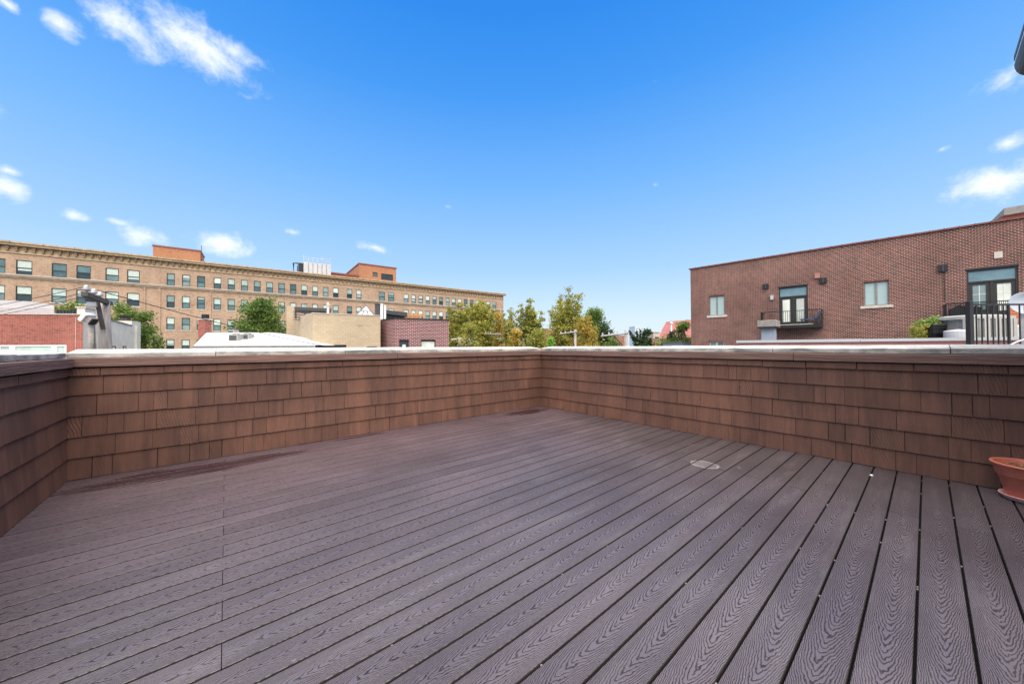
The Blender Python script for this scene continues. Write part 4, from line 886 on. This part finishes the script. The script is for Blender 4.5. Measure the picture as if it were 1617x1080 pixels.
a, z1 = RB.hit(1490.7, 428); _, z0 = RB.hit(1490.7, 476); MB().tube([(a, -.03, z1), (a, -.03, z0)], .02, 4).build('cable', M['black'], t)
def balcony(ua, ub, vfloor, vrail, off, label, sides, nb, lo=.12):
    bt = thing('balcony', label, 'balcony', RB.p0, RB.rz)
    a, zf = RB.hit(ua, vfloor, off); b_, _ = RB.hit(ub, vfloor, off); _, zr_ = RB.hit((ua+ub)/2, vrail, off)
    xbox('floor', M['black'], bt, a, b_, -off, -.002, zf-.30, zf); xbox('ledge', M['sill'], bt, a+.4, b_-.5, -off-.02, -off-.001, zf-.05, zf-.005)
    mb = MB().box(a, b_, -off, -off+.05, zr_-.05, zr_).box(a, a+.04, -off+.05, -.002, zr_-.05, zr_).box(b_-.04, b_, -off+.05, -.002, zr_-.05, zr_).box(a, b_, -off, -off+.04, zf+lo, zf+lo+.04)
    mb.build('handrail', M['black'], bt)
    for i in range(nb+1):
        x = a+.01+(b_-a-.05)*i/nb; xbox('baluster', M['black'], bt, x, x+.022, -off+.01, -off+.032, zf, zr_-.05)
    for s_ in sides:
        x = a if s_ < 0 else b_-.05
        for i in range(8): y = -off+.08+(off-.1)*i/8; xbox('baluster', M['black'], bt, x+.01, x+.035, y, y+.05 if s_ > 0 else y+.022, zf, zr_-.05)
    return bt, a, b_, zf, zr_
bt, a, b_, zf, zr_ = balcony(1201, 1298, 514, 490.5, 1.1, 'small black balcony left of centre on the brick building, blue cushion inside', (-1, 1), 30)
c = thing('deck_chair', 'blue patterned cushioned chair on the right end of the small balcony', 'chair', RB.p0, RB.rz)
cx_, cz_ = RB.hit(1284, 505, .7)
mb = MB(); mb.hexa([(cx_-.75, -.85, zf+.32), (cx_+.1, -.85, zf+.30), (cx_+.1, -.3, zf+.30), (cx_-.75, -.3, zf+.32)], [(cx_-.75, -.85, zf+.40), (cx_+.1, -.85, zf+.42), (cx_+.1, -.3, zf+.42), (cx_-.75, -.3, zf+.40)]); mb.build('seat', M['blue'], c)
mb = MB(); mb.hexa([(cx_+.0, -.85, zf+.40), (cx_+.22, -.85, zf+.35), (cx_+.22, -.3, zf+.35), (cx_+.0, -.3, zf+.40)], [(cx_+.42, -.85, zf+.9), (cx_+.6, -.85, zf+.88), (cx_+.6, -.3, zf+.88), (cx_+.42, -.3, zf+.9)]); mb.build('backrest', M['blue'], c)
for dx in (-.7, .15):
    for y in (-.82, -.36): xbox('leg', M['char'], c, cx_+dx, cx_+dx+.04, y, y+.04, zf, zf+.31)
bt2, a2, b2, zf2, zr2 = balcony(1494.5, 1700, 508, 473.5, 1.5, 'long black balcony before the wide double doors at right', (-1,), 60)
c = thing('grill', 'barbecue grill under a black cover on the long balcony', 'grill', RB.p0, RB.rz)
ga, _ = RB.hit(1497, 490, .9); gb, _ = RB.hit(1551, 490, .9); _, gz = RB.hit(1520, 480, .9)
mb = MB(); pr = [(ga, zf2), (gb, zf2), (gb-.1, gz-.25), (gb-.9, gz-.1), ((ga+gb)/2, gz+.02), (ga+.4, gz-.05), (ga+.05, gz-.3)]
mb.hexa([(x, -1.2, z) for x, z in pr], [(x, -.55, z) for x, z in pr]); bevel(mb.build('cover', M['cover'], c), .05, 2)
xbox('side_shelf', M['cover'], c, gb-.102, gb+.35, -1.1, -.6, gz-.5, gz-.42)
# flue with concrete cap
fd = 17.0; a = at(1214.2, 530, fd); w = 20.6/f*fd/2
c = thing('flue_chimney', 'square blue grey metal chimney with a stained concrete cap in front of the balcony', 'chimney', (a.x, a.y, 0), RB.rz)
z1 = zat(1214, 516.6, fd); z2 = zat(1214, 506.4, fd)
xbox('shaft', M['galvblue'], c, -w*.8, w*.8, -.3, .3, -2, z1); bevel(xbox('cap', M['conc'], c, -w*1.18, w*1.18, -.5, .5, z1, z2), .02); xbox('drip_edge', M['black'], c, -w*1.2, w*1.2, -.52, .52, z1-.06, z1-.001)
# rooftop box at far right
a, z1 = RB.hit(1584, 330.5, -3); z1 = z1; c = thing('roof_bulkhead', 'grey brown roof bulkhead above the brick parapet at right edge', 'bulkhead', RB.p0, RB.rz)
xbox('wall', M['rcoping'], c, a-.1, xend-2, 3, 7, zt-.5, z1-.45); xbox('roof', M['shade'], c, a+.0, xend-1.9, 2.8, 7.2, z1-.45, z1)
# ------------------------------------------------------------------ neighbour roof, parapet, fence and things on it
NX = O.x+13.5
ya = O.y+13.5*(ray(1167, 540).y/ray(1167, 540).x)
nb = thing('neighbour_building', 'low neighbouring roof with a pink wall and white coping behind the right parapet', 'building', (NX, ya, 0), -math.pi/2)
ztn = O.z+.165
xbox('wall', M['pink'], nb, 0, 26, 0, .3, GZ, ztn-.075); xbox('roof', M['gravelroof'], nb, 0, 26, .3, 6, GZ, .72); xbox('lower_roof', M['gravelroof'], nb, .5, 26, -5.5, -.001, GZ, .22)
x = -.06
while x < 26: xbox('coping', M['white'], nb, x, min(x+2.99, 26.0), -.07, .36, ztn-.075, ztn+random.uniform(-.004, .006)); x += 3.0
def local(u, v, d): p_ = at(u, v, d); return (p_.x, p_.y, p_.z)
# fence
fa, fbp = at(1531, 500, 6.3), at(1660, 500, 6.3)
fz = zat(1560, 479.8, 6.3); dv = (fbp-fa); dv.z = 0; rz_ = math.atan2(dv.y, dv.x)
fe = thing('metal_fence', 'black metal railing with a thick end post at the right edge', 'fence', (fa.x, fa.y, .22), rz_)
xbox('end_post', M['black'], fe, -.034, .034, -.034, .034, 0, zat(1531, 477, 6.3)-.22); bevel(xbox('post_cap', M['char'], fe, -.04, .04, -.04, .04, zat(1531, 477, 6.3)-.219, zat(1531, 475.8, 6.3)-.22), .01)
xbox('top_rail', M['black'], fe, .05, dv.length, -.018, .018, fz-.03-.22, fz-.22); xbox('bottom_rail', M['black'], fe, .05, dv.length, -.018, .018, .1, .13)
x = .166*.6
us = [1541.6, 1550.1, 1559, 1567.9, 1576.1, 1584.6, 1592.5, 1601, 1610.1, 1618.5, 1627, 1635.5, 1644]
for u in us:
    s_ = (at(u, 500, 6.3)-fa).length; s_ *= 1
    if u == 1601: continue
    w = .0075 if u != 1592.5 else .014
    xbox('baluster', M['black'], fe, s_-w, s_+w, -w, w, .131, fz-.031-.22)
# condenser
ac0 = at(1534.5, 515, 9.0); acw = 83/f*9.0/2*.94; zt_ = zat(1535, 499.2, 9.0)
c = thing('air_conditioner', 'large grey condenser with vertical louvres behind the black railing', 'air conditioner', (ac0.x, ac0.y, .72), rz_)
h = zt_-.72
def rr(hw, hd, r_, z, n=6):
    pts = []
    for cx2, cy2, a0 in ((hw-r_, hd-r_, 0), (-hw+r_, hd-r_, 90), (-hw+r_, -hd+r_, 180), (hw-r_, -hd+r_, 270)):
        for i in range(n+1): a_ = math.radians(a0+90*i/n); pts.append((cx2+r_*math.cos(a_), cy2+r_*math.sin(a_), z))
    return pts
MB().hexa(rr(acw-.07, .43, .3, .05), rr(acw-.07, .43, .3, h-.1)).build('core', M['acgrille'], c); MB().hexa(rr(acw, .5, .3, h-.1), rr(acw, .5, .3, h-.03)).build('top', M['ac'], c); MB().hexa(rr(acw-.06, .44, .26, h-.03), rr(acw-.2, .34, .2, h+.01)).build('lid', M['ac'], c)
MB().hexa(rr(acw, .5, .3, 0), rr(acw, .5, .3, .08)).build('base', M['ac'], c)
for i in range(14):
    x = -acw+.05+(2*acw-.1)*i/13; edge = max(0, abs(x)-(acw-.3)); y = -.5+(.3-math.sqrt(max(0, .09-edge*edge)))
    w = .026 if i not in (0, 1, 13) else .055
    xbox('louvre', M['ac'], c, x-w, x+w, y, y+.05, .08, h-.1)
# white dome vent next to it
a = at(1513, 528, 8.75); c = tag(MB().lathe([(.24, -.5), (.24, zat(1513, 523.2, 8.75)-a.z), (.22, zat(1513, 523, 8.75)-a.z+.015), (.02, zat(1513, 519.8, 8.75)-a.z), (0, zat(1513, 519.8, 8.75)-a.z)], 24).build('roof_vent', M['white'], loc=a, smooth=False), 'round white roof vent with shallow cone top before the large condenser', 'roof vent')
# white cover, steps, siding
a = at(1603, 536, 9.4); mb = MB(); nseg = 18; top = []
pr = [(-.48, 0), (-.45, .33), (-.3, .40), (-.05, .42), (.2, .36), (.5, .28), (.9, .22), (.95, 0)]
mb.hexa([(x, -.25, z-.5 if z == 0 else z-.04) for x, z in pr], [(x, .35, z-.5 if z == 0 else z) for x, z in pr]); o = bevel(mb.build('covered_furniture', M['white'], loc=a, rot=(0, 0, rz_)), .04, 3)
tag(o, 'low furniture under a white cover behind the black railing', 'covered furniture')
a = at(1598, 512, 13.5); c = thing('cedar_steps', 'orange cedar boarded steps at the right edge below the double doors', 'steps', (a.x, a.y, 0), rz_)
z0 = zat(1600, 513.5, 13.5); z1 = zat(1600, 486, 13.5); n = 6
for i in range(n):
    zz = z0+(z1-z0)*i/n; xbox('board', M['cedar'], c, .02*i+(0 if i < 3 else .02), 2.6, .02*i, .02*i+.04, zz, zz+(z1-z0)/n-.015)
xbox('newel', M['cedar'], c, -.08, .0, -.02, .08, -1, z1+.05); xbox('base', M['cedar'], c, -.6, 2.6, -.3, -.02, -.8, zat(1600, 517, 13.5)-.3); xbox('rail', M['black'], c, -.7, 2.6, -.34, -.301, zat(1600, 515.2, 13.5)-.08, zat(1600, 514.2, 13.5)-.03)
a = at(1590.5, 522, 8.9); zt_ = zat(1590.5, 509, 8.9); c = thing('conduit_box', 'short dark upright post standing behind the railing', 'post', (a.x, a.y, .72), rz_); xbox('body', M['char'], c, -.045, .045, -.05, .05, 0, zt_-.72); xbox('cap', M['black'], c, -.055, .055, -.06, .06, zt_-.72, zt_-.70)
# satellite dish
dc = at(1621, 479, 6.9); c = thing('satellite_dish', 'round grey satellite dish cut by the right edge of the picture', 'satellite dish', (dc.x, dc.y, .22))
mb = MB(); nrm = (-F*.8-R*.55+Vector((0, 0, .35))).normalized(); ta = nrm.cross(Vector((0, 0, 1))).normalized(); tb_ = nrm.cross(ta)
prof = [(0, -.05), (.08, -.045), (.15, -.028), (.21, 0), (.22, .006), (.215, -.006), (.15, -.036), (.08, -.053), (0, -.058)]
C0 = Vector((0, 0, dc.z-.22)); n = 32
for r_, h_ in prof:
    for k in range(n): a_ = 2*math.pi*k/n; mb.v.append(tuple(C0+ta*r_*math.cos(a_)+tb_*r_*1.1*math.sin(a_)+nrm*h_))
for i in range(len(prof)-1):
    for k in range(n): mb.f.append((i*n+k, i*n+(k+1) % n, (i+1)*n+(k+1) % n, (i+1)*n+k)); mb.m.append(0)
mb.build('reflector', M['galvblue'], c, True)
MB().tube([(0.05, .05, 0), (0.05, .05, dc.z-.3), tuple(C0-nrm*.06)], .022, 8).build('mast', M['galv'], c, True)
MB().tube([tuple(C0-tb_*.2), tuple(C0+nrm*.28-tb_*.12)], .01, 6).build('arm', M['galv'], c)
# white cable over the roof edge
tag(MB().tube([(0, 0, 0), tuple(at(1605, 540, 6.0)-at(1593, 546, 6.0)), tuple(at(1640, 528, 6.1)-at(1593, 546, 6.0))], .012, 6).build('white_cable', M['galv'], loc=at(1593, 546, 6.0)), 'pale cable rising to the right in front of the black railing', 'cable')
# ------------------------------------------------------------------ leaves
def leafcloud(name, mat, parent, pts, size, spread, per, loc=(0, 0, 0), flat=.0):
    v = []; fcs = []; rg = random.gauss; ru = random.uniform
    for (p_, sc) in pts:
        for _ in range(per):
            c_ = Vector((p_[0]+rg(0, spread*sc), p_[1]+rg(0, spread*sc), p_[2]+rg(0, spread*sc*.85))); s_ = size*ru(.55, 1.35)
            a_ = Vector((rg(0, 1), rg(0, 1), rg(0, .7))).normalized(); b_ = a_.cross(Vector((rg(0, 1), rg(0, 1), rg(0, 1)))).normalized()
            n = len(v); v += [tuple(c_-a_*s_), tuple(c_+b_*s_*.5), tuple(c_+a_*s_), tuple(c_-b_*s_*.5)]; fcs.append((n, n+1, n+2, n+3))
    me = bpy.data.meshes.new(name); me.from_pydata(v, [], fcs); me.materials.append(mat); return meshobj(name, me, parent, loc)
def tree(u, vtop, d, wpx, label, leaf, kind='round', group=None, crown=.6, dens=1.0, leafpx=2.6, shoots=None, name='tree', seed=1):
    random.seed(seed); top = at(u, vtop, d); H = top.z-GZ; Rw = wpx/2/f*d
    t_ = thing(name, label, 'tree', (top.x, top.y, GZ), 0, group); ls = leafpx*.82/f*d
    lean = Vector((random.uniform(-.3, .3), random.uniform(-.3, .3), 0)); tr = MB()
    tr.tube([(0, 0, 0), tuple(lean*.4+Vector((0, 0, H*.3))), tuple(lean+Vector((0, 0, H*.62))), tuple(lean+Vector((0, 0, H*.93)))], [H*.018+.05, H*.014+.03, H*.008, .03], 7)
    pts = []; zc0 = H*(1-crown); n = shoots or int(46*dens)
    for i in range(n):
        fr = random.random()**.8; az = random.uniform(0, 6.283)
        if kind == 'round':
            zz = zc0+(H-zc0)*fr; prof_ = math.sin(math.pi*min(1, max(.06, .10+.86*fr)))**.55; rr_ = Rw*prof_*random.uniform(.35, 1.0)
            e_ = Vector((rr_*math.cos(az), rr_*math.sin(az), zz)); s_ = Vector((lean.x*.7, lean.y*.7, max(zc0*.8, zz-rr_*.9)))
            tr.tube([tuple(s_), tuple(s_.lerp(e_, .5)+Vector((0, 0, -.05*rr_))), tuple(e_)], [.05, .035, .012], 4, False)
            for k in range(5): q_ = s_.lerp(e_, .5+.5*k/4); pts.append((q_, Rw*.16))
        else:      # upright shoots, pointed crown
            sz = zc0+(H*.72-zc0)*fr; ln_ = (H-sz)*random.uniform(.45, .92) if i > 2 else (H-sz); out = Rw*random.uniform(.2, 1.0)*(1-.55*(sz-zc0)/(H-zc0))
            if i <= 2: out = Rw*.12
            s_ = Vector((lean.x, lean.y, sz)); e_ = s_+Vector((out*math.cos(az), out*math.sin(az), ln_)); m_ = s_.lerp(e_, .5)+Vector((out*.22*math.cos(az), out*.22*math.sin(az), -ln_*.06))
            if e_.z > H: e_.z = H*random.uniform(.93, 1)
            tr.tube([tuple(s_), tuple(m_), tuple(e_)], [.055, .035, .01], 4, False)
            for k in range(9):
                q_ = s_.lerp(m_, k/4) if k < 4 else m_.lerp(e_, (k-4)/4); pts.append((q_, Rw*(.15 if k < 6 else .075)))
    tr.build('trunk', M['bark'], t_, True)
    leafcloud('foliage', M[leaf], t_, pts, ls, 1.0, max(4, int(26*dens)))
    return t_
G1 = 'yellowing street trees beyond the far corner'
tree(727, 482, 44, 52, 'leftmost yellow green tree, in front of the hospital end', 'lf_yg', 'up', G1, .75, 1.5, 2.4, seed=3, shoots=60)
tree(760, 478, 46, 58, 'second yellow green tree, against the hospital corner', 'lf_yg', 'up', G1, .75, 1.5, 2.4, seed=4, shoots=64)
tree(784, 492, 50, 40, 'orange tinged tree just left of the hospital corner', 'lf_or', 'round', G1, .75, 1.0, 2.2, seed=5)
tree(806, 487, 42, 44, 'sparse thin green tree right of the hospital corner', 'lf_yg', 'up', G1, .72, .8, 2.0, seed=6, shoots=40)
tree(841, 475, 42, 50, 'pointed yellow green tree standing alone against the sky', 'lf_yg', 'up', G1, .75, 1.2, 2.2, seed=8, shoots=54)
tree(893, 457, 40, 72, 'tallest pointed yellow green tree against the sky', 'lf_yg', 'up', G1, .75, 1.3, 2.2, seed=9, shoots=72)
tree(922, 500, 37, 62, 'low orange leaved tree beside the tallest tree', 'lf_or', 'round', G1, .75, 1.2, 2.4, seed=10)
tree(815, 522, 36, 40, 'short orange tree low behind the parapet corner', 'lf_or', 'round', G1, .7, .8, 2.2, seed=11)
tree(741, 514, 36, 50, 'short pale yellow tree low in front of the hospital end', 'lf_yg', 'round', G1, .7, .8, 2.2, seed=31)
tree(851, 520, 35, 60, 'short green tree low below the lone pointed tree', 'lf_yg', 'round', G1, .7, 1.0, 2.2, seed=32)
tree(938, 491, 70, 56, 'large round dark green tree behind the orange tree', 'lf_green', 'round', None, .8, 1.8, 2.0, seed=12)
tree(952, 512, 66, 40, 'low dark green tree right of the orange tree', 'lf_dk', 'round', None, .8, 1.0, 2.0, seed=13)
tree(873, 527, 30, 26, 'bright lime green tree low between yellow trees', 'lf_lime', 'round', None, .8, .8, 2.4, seed=14)
tree(110, 478, 30, 60, 'bushy green tree behind the rail and the painted building', 'lf_green', 'round', None, .75, 1.2, 2.4, seed=15)
tree(192, 481, 33, 60, 'green tree rising between pole and brick chimney cap', 'lf_green', 'round', None, .75, 1.4, 2.2, seed=16)
tree(222, 498, 35, 58, 'dark green tree right of the painted building chimney', 'lf_green', 'round', None, .75, 1.4, 2.2, seed=17)
tree(245, 527, 31, 44, 'pale leaved bushy tree low before the hospital base', 'lf_green', 'round', None, .7, 1.0, 2.2, seed=18)
tree(412, 480, 40, 92, 'broad round green tree behind the white roof', 'lf_green', 'round', None, .7, 2.2, 2.4, seed=19)
tree(1080, 511, 46, 44, 'green tree in front of the red roof', 'lf_green', 'round', None, .8, 1.3, 2.2, seed=20)
tree(1062, 524, 50, 34, 'lower green tree beside the white lamp post', 'lf_dk', 'round', None, .8, .8, 2.2, seed=21)
tree(1052, 538, 48, 70, 'row of low pale shrubs below the red roof', 'lf_green', 'round', None, .6, 1.0, 2.2, seed=22)
tree(1021, 522, 60, 30, 'small dark tree right of the antler like branches', 'lf_dk', 'round', None, .8, .8, 2.2, seed=24)
tree(968, 533, 55, 50, 'low green tree behind the far utility pole', 'lf_green', 'round', None, .8, .9, 2.2, seed=25)
# stag-horn sumac like tree
random.seed(40); top = at(1008, 520, 26); t_ = thing('sumac_tree', 'dark tree with long upcurved antler shaped branches', 'tree', (top.x, top.y, GZ)); tr = MB(); pts = []
tr.tube([(0, 0, 0), (0, 0, top.z-GZ-1.0)], [.14, .07], 6)
for (du, v1) in ((-15, 521), (-10, 527), (-3, 521), (4, 520), (11, 521), (15, 527), (7, 530), (-6, 531)):
    e_ = at(1008+du, v1, 26)-Vector((top.x, top.y, GZ)); s_ = Vector((0, 0, top.z-GZ-1.3)); m_ = s_.lerp(e_, .55)+Vector((0, 0, -.18)); tr.tube([tuple(s_), tuple(m_), tuple(e_)], [.05, .06, .02], 5)
    for k in range(5): pts.append((m_.lerp(e_, k/5), .5)); pts.append((s_.lerp(m_, k/5), 1.2))
tr.build('trunk', M['lf_dk'], t_); leafcloud('foliage', M['lf_dk'], t_, pts, .10, .12, 14)
# planter with vine
a = at(1474, 522, 9.3); wv_ = 37/f*9.3/2
c = thing('planter', 'black slatted planter box overflowing with green and yellow vines', 'planter', (a.x, a.y, .72), rz_)
ztp = zat(1475, 512.5, 9.3)-.72
for i in range(5): zz = ztp-.13-i*.14; xbox('slat', M['black'], c, -wv_, wv_, -.25, -.22, zz, zz+.115)
xbox('box', M['cover'], c, -wv_, wv_, -.219, .25, 0, ztp-.03)
xbox('rim', M['char'], c, -wv_-.02, wv_+.02, -.27, -.2, ztp-.03, ztp)
pts = []
random.seed(50)
for _ in range(70): x = random.uniform(-wv_*1.05, wv_*.95); pts.append(((x, random.uniform(-.15, .2), ztp+random.uniform(-.02, .2*(1-abs(x/wv_-.15)*.6))), 1))
leafcloud('leaves', M['lf_vine'], c, pts, .045, .035, 10)
pts = [((-wv_-random.uniform(.02, .26), random.uniform(-.2, .1), ztp*.99-random.random()**1*.55+.0), 1) for _ in range(70)]
pts = [(p_[0], p_[1]) for p_ in pts]
leafcloud('trailing_leaves', M['lf_yg'], c, pts, .03, .03, 12)
# ------------------------------------------------------------------ far poles
def farpole(u, vt_, d, arms, label, wpx, brace=None):
    b0 = at(u, 547, d); zt_ = zat(u, vt_, d); t_ = thing('utility_pole', label, 'utility pole', (b0.x, b0.y, GZ), 0, 'far wooden utility poles')
    rl = lambda p_: (p_.x-b0.x, p_.y-b0.y, p_.z-GZ); r_ = wpx/f*d/2
    MB().tube([(0, 0, 0), (0, 0, zt_-GZ)], [r_*1.2, r_], 10).build('pole', M['pole'], t_, True)
    for (ua, va, ub, vb) in arms:
        p_, q_ = at(ua, va, d-.3), at(ub, vb, d-.3); MB().tube([rl(p_), rl(q_)], r_*.55, 4).build('crossarm', M['pole'], t_)
        for k in (.06, .3, .62, .92):
            x = p_.lerp(q_, k); MB().tube([rl(x), rl(x+Vector((0, 0, r_*1.9)))], r_*.45, 6).build('insulator', M['galv'], t_)
    for (ua, va, ub, vb) in (brace or []): MB().tube([rl(at(ua, va, d-.25)), rl(at(ub, vb, d-.25))], r_*.28, 4).build('brace', M['char'], t_)
farpole(798.5, 531, 44, [(765, 527, 797, 528.5), (785, 535.5, 801, 534)], 'utility pole with two short crossarms below the hospital corner', 3, [(780, 529, 797, 545)])
farpole(908.5, 521, 36, [(884, 527.5, 912, 523.5)], 'utility pole with tilted crossarm below the tallest tree', 4, [(897, 529, 907, 545)])
farpole(989, 525, 28, [(949, 531, 991, 526.5)], 'utility pole with long crossarm and brace right of the orange tree', 5.4, [(969, 530, 983, 545)])
# transformer pole
b0 = at(735, 547, 40); t_ = thing('transformer_pole', 'cluster of grey transformers and cables low in front of the yellow trees', 'transformer', (b0.x, b0.y, GZ)); rl = lambda p_: (p_.x-b0.x, p_.y-b0.y, p_.z-GZ)
MB().tube([(0, 0, 0), rl(at(735, 534, 40))], .14, 8).build('pole', M['pole'], t_, True)
for (u, v) in ((728, 541), (743, 540)): x = rl(at(u, v, 39.7)); MB().lathe([(0, -.5), (.3, -.5), (.32, .3), (.26, .38), (0, .4)], 14, x).build('transformer', M['galv'], t_, True)
for (a_, b_) in (((712, 536), (752, 534)), ((722, 533.5), (747, 537)), ((738, 534), (757, 543)), ((722, 546), (738, 536))): MB().tube([rl(at(*a_, 39.8)), rl(at(*b_, 39.8))], .06, 5).build('strut', M['galv'], t_)
for (u, v) in ((714, 534.5), (724, 532.5), (733, 532), (745, 533.5), (753, 538)): MB().tube([rl(at(u, v, 39.7)), rl(at(u, v+3, 39.7))], .1, 6).build('insulator', M['galv'], t_)
# lamp post
b0 = at(1060.6, 547, 60); t_ = thing('street_lamp', 'slim white lamp post with a round head before the red roof', 'street lamp', (b0.x, b0.y, GZ))
zt = zat(1060.6, 511.5, 60)-GZ; MB().tube([(0, 0, 0), (0, 0, zt)], [.12, .09], 8).build('post', M['whitepaint'], t_, True); MB().lathe([(0, -.1), (.18, -.05), (.22, .1), (.15, .3), (0, .34)], 12, (0, 0, zt)).build('lamp_head', M['whitepaint'], t_, True)
# church-like red roof
e0, e1 = gp(1041, 95), gp(1130, 80)
CH = Facade(e0, e1, 'red_roofed_building', 'building with a steep red clay roof partly hidden behind the brick wall', 'building'); t_ = CH.root
z_e = CH.hit(1041, 534.5)[1]; rx, rz1 = CH.hit(1052, 508, -5); 
xbox('wall', M['farred'], t_, 0, CH.len, 0, 10, GZ, z_e)
mb = MB(); mb.quad((-.3, -.3, z_e), (CH.len, -.3, z_e), (CH.len, 5, rz1), (rx, 5, rz1)); mb.quad((-.3, -.3, z_e), (rx, 5, rz1), (-.3, 10.3, z_e)); mb.quad((-.3, 10.3, z_e), (rx, 5, rz1), (CH.len, 5, rz1), (CH.len, 10.3, z_e)); mb.build('roof', M['redroof'], t_)
for i in range(4): x = .8+i*2.2; xbox('window', M['whitepaint'], t_, x, x+.9, -.05, -.001, z_e-1.6, z_e-.5)
def farbox(name, ua, ub, vt_, d, mat, label, dep=8, cat='building'):
    fc_ = Facade(gp(ua, d), gp(ub, d), name, label, cat); z_ = zat((ua+ub)/2, vt_, d); xbox('wall', M[mat], fc_.root, 0, fc_.len, 0, dep, GZ, z_-.02*d/10); xbox('roof', M['shade'] if mat != 'farpale' else M[mat], fc_.root, -.1, fc_.len+.1, -.1, dep+.1, z_-.02*d/10, z_)
    return fc_, z_
fc_, z_ = farbox('tan_building', 1032, 1041.2, 524.5, 88, 'fartan', 'small tan building left of the red roof')
for x in (.4, .9): xbox('window', M['pane_dark'], fc_.root, x*fc_.len*.6, x*fc_.len*.6+.5, -.03, -.001, z_-2.2, z_-1.2)
fc_, z_ = farbox('tower_block', 1002.8, 1011.2, 515, 420, 'farpale', 'pale distant tower block just above the antler branches', 20)
for i in range(3): xbox('window', M['pane_mid'], fc_.root, 1+i*2.0, 2.2+i*2.0, -.05, -.001, z_-4, z_-2.4)
farbox('low_building', 970, 986, 530, 110, 'farred', 'low red brick building seen past the far pole')
farbox('low_building', 1028, 1064, 534.5, 75, 'redroof', 'low salmon coloured building below the red roof')
farbox('flat_roof_building', 858, 887, 518.5, 80, 'farred', 'dark flat roofed building glimpsed between two pointed trees', 10)
farbox('grey_shed', 1078, 1096, 539.5, 38, 'galvblue', 'low grey shed at the foot of the large brick wall', 5)
farbox('low_building', 950, 972, 527.5, 130, 'farpale', 'pale low building far behind the long crossarm')
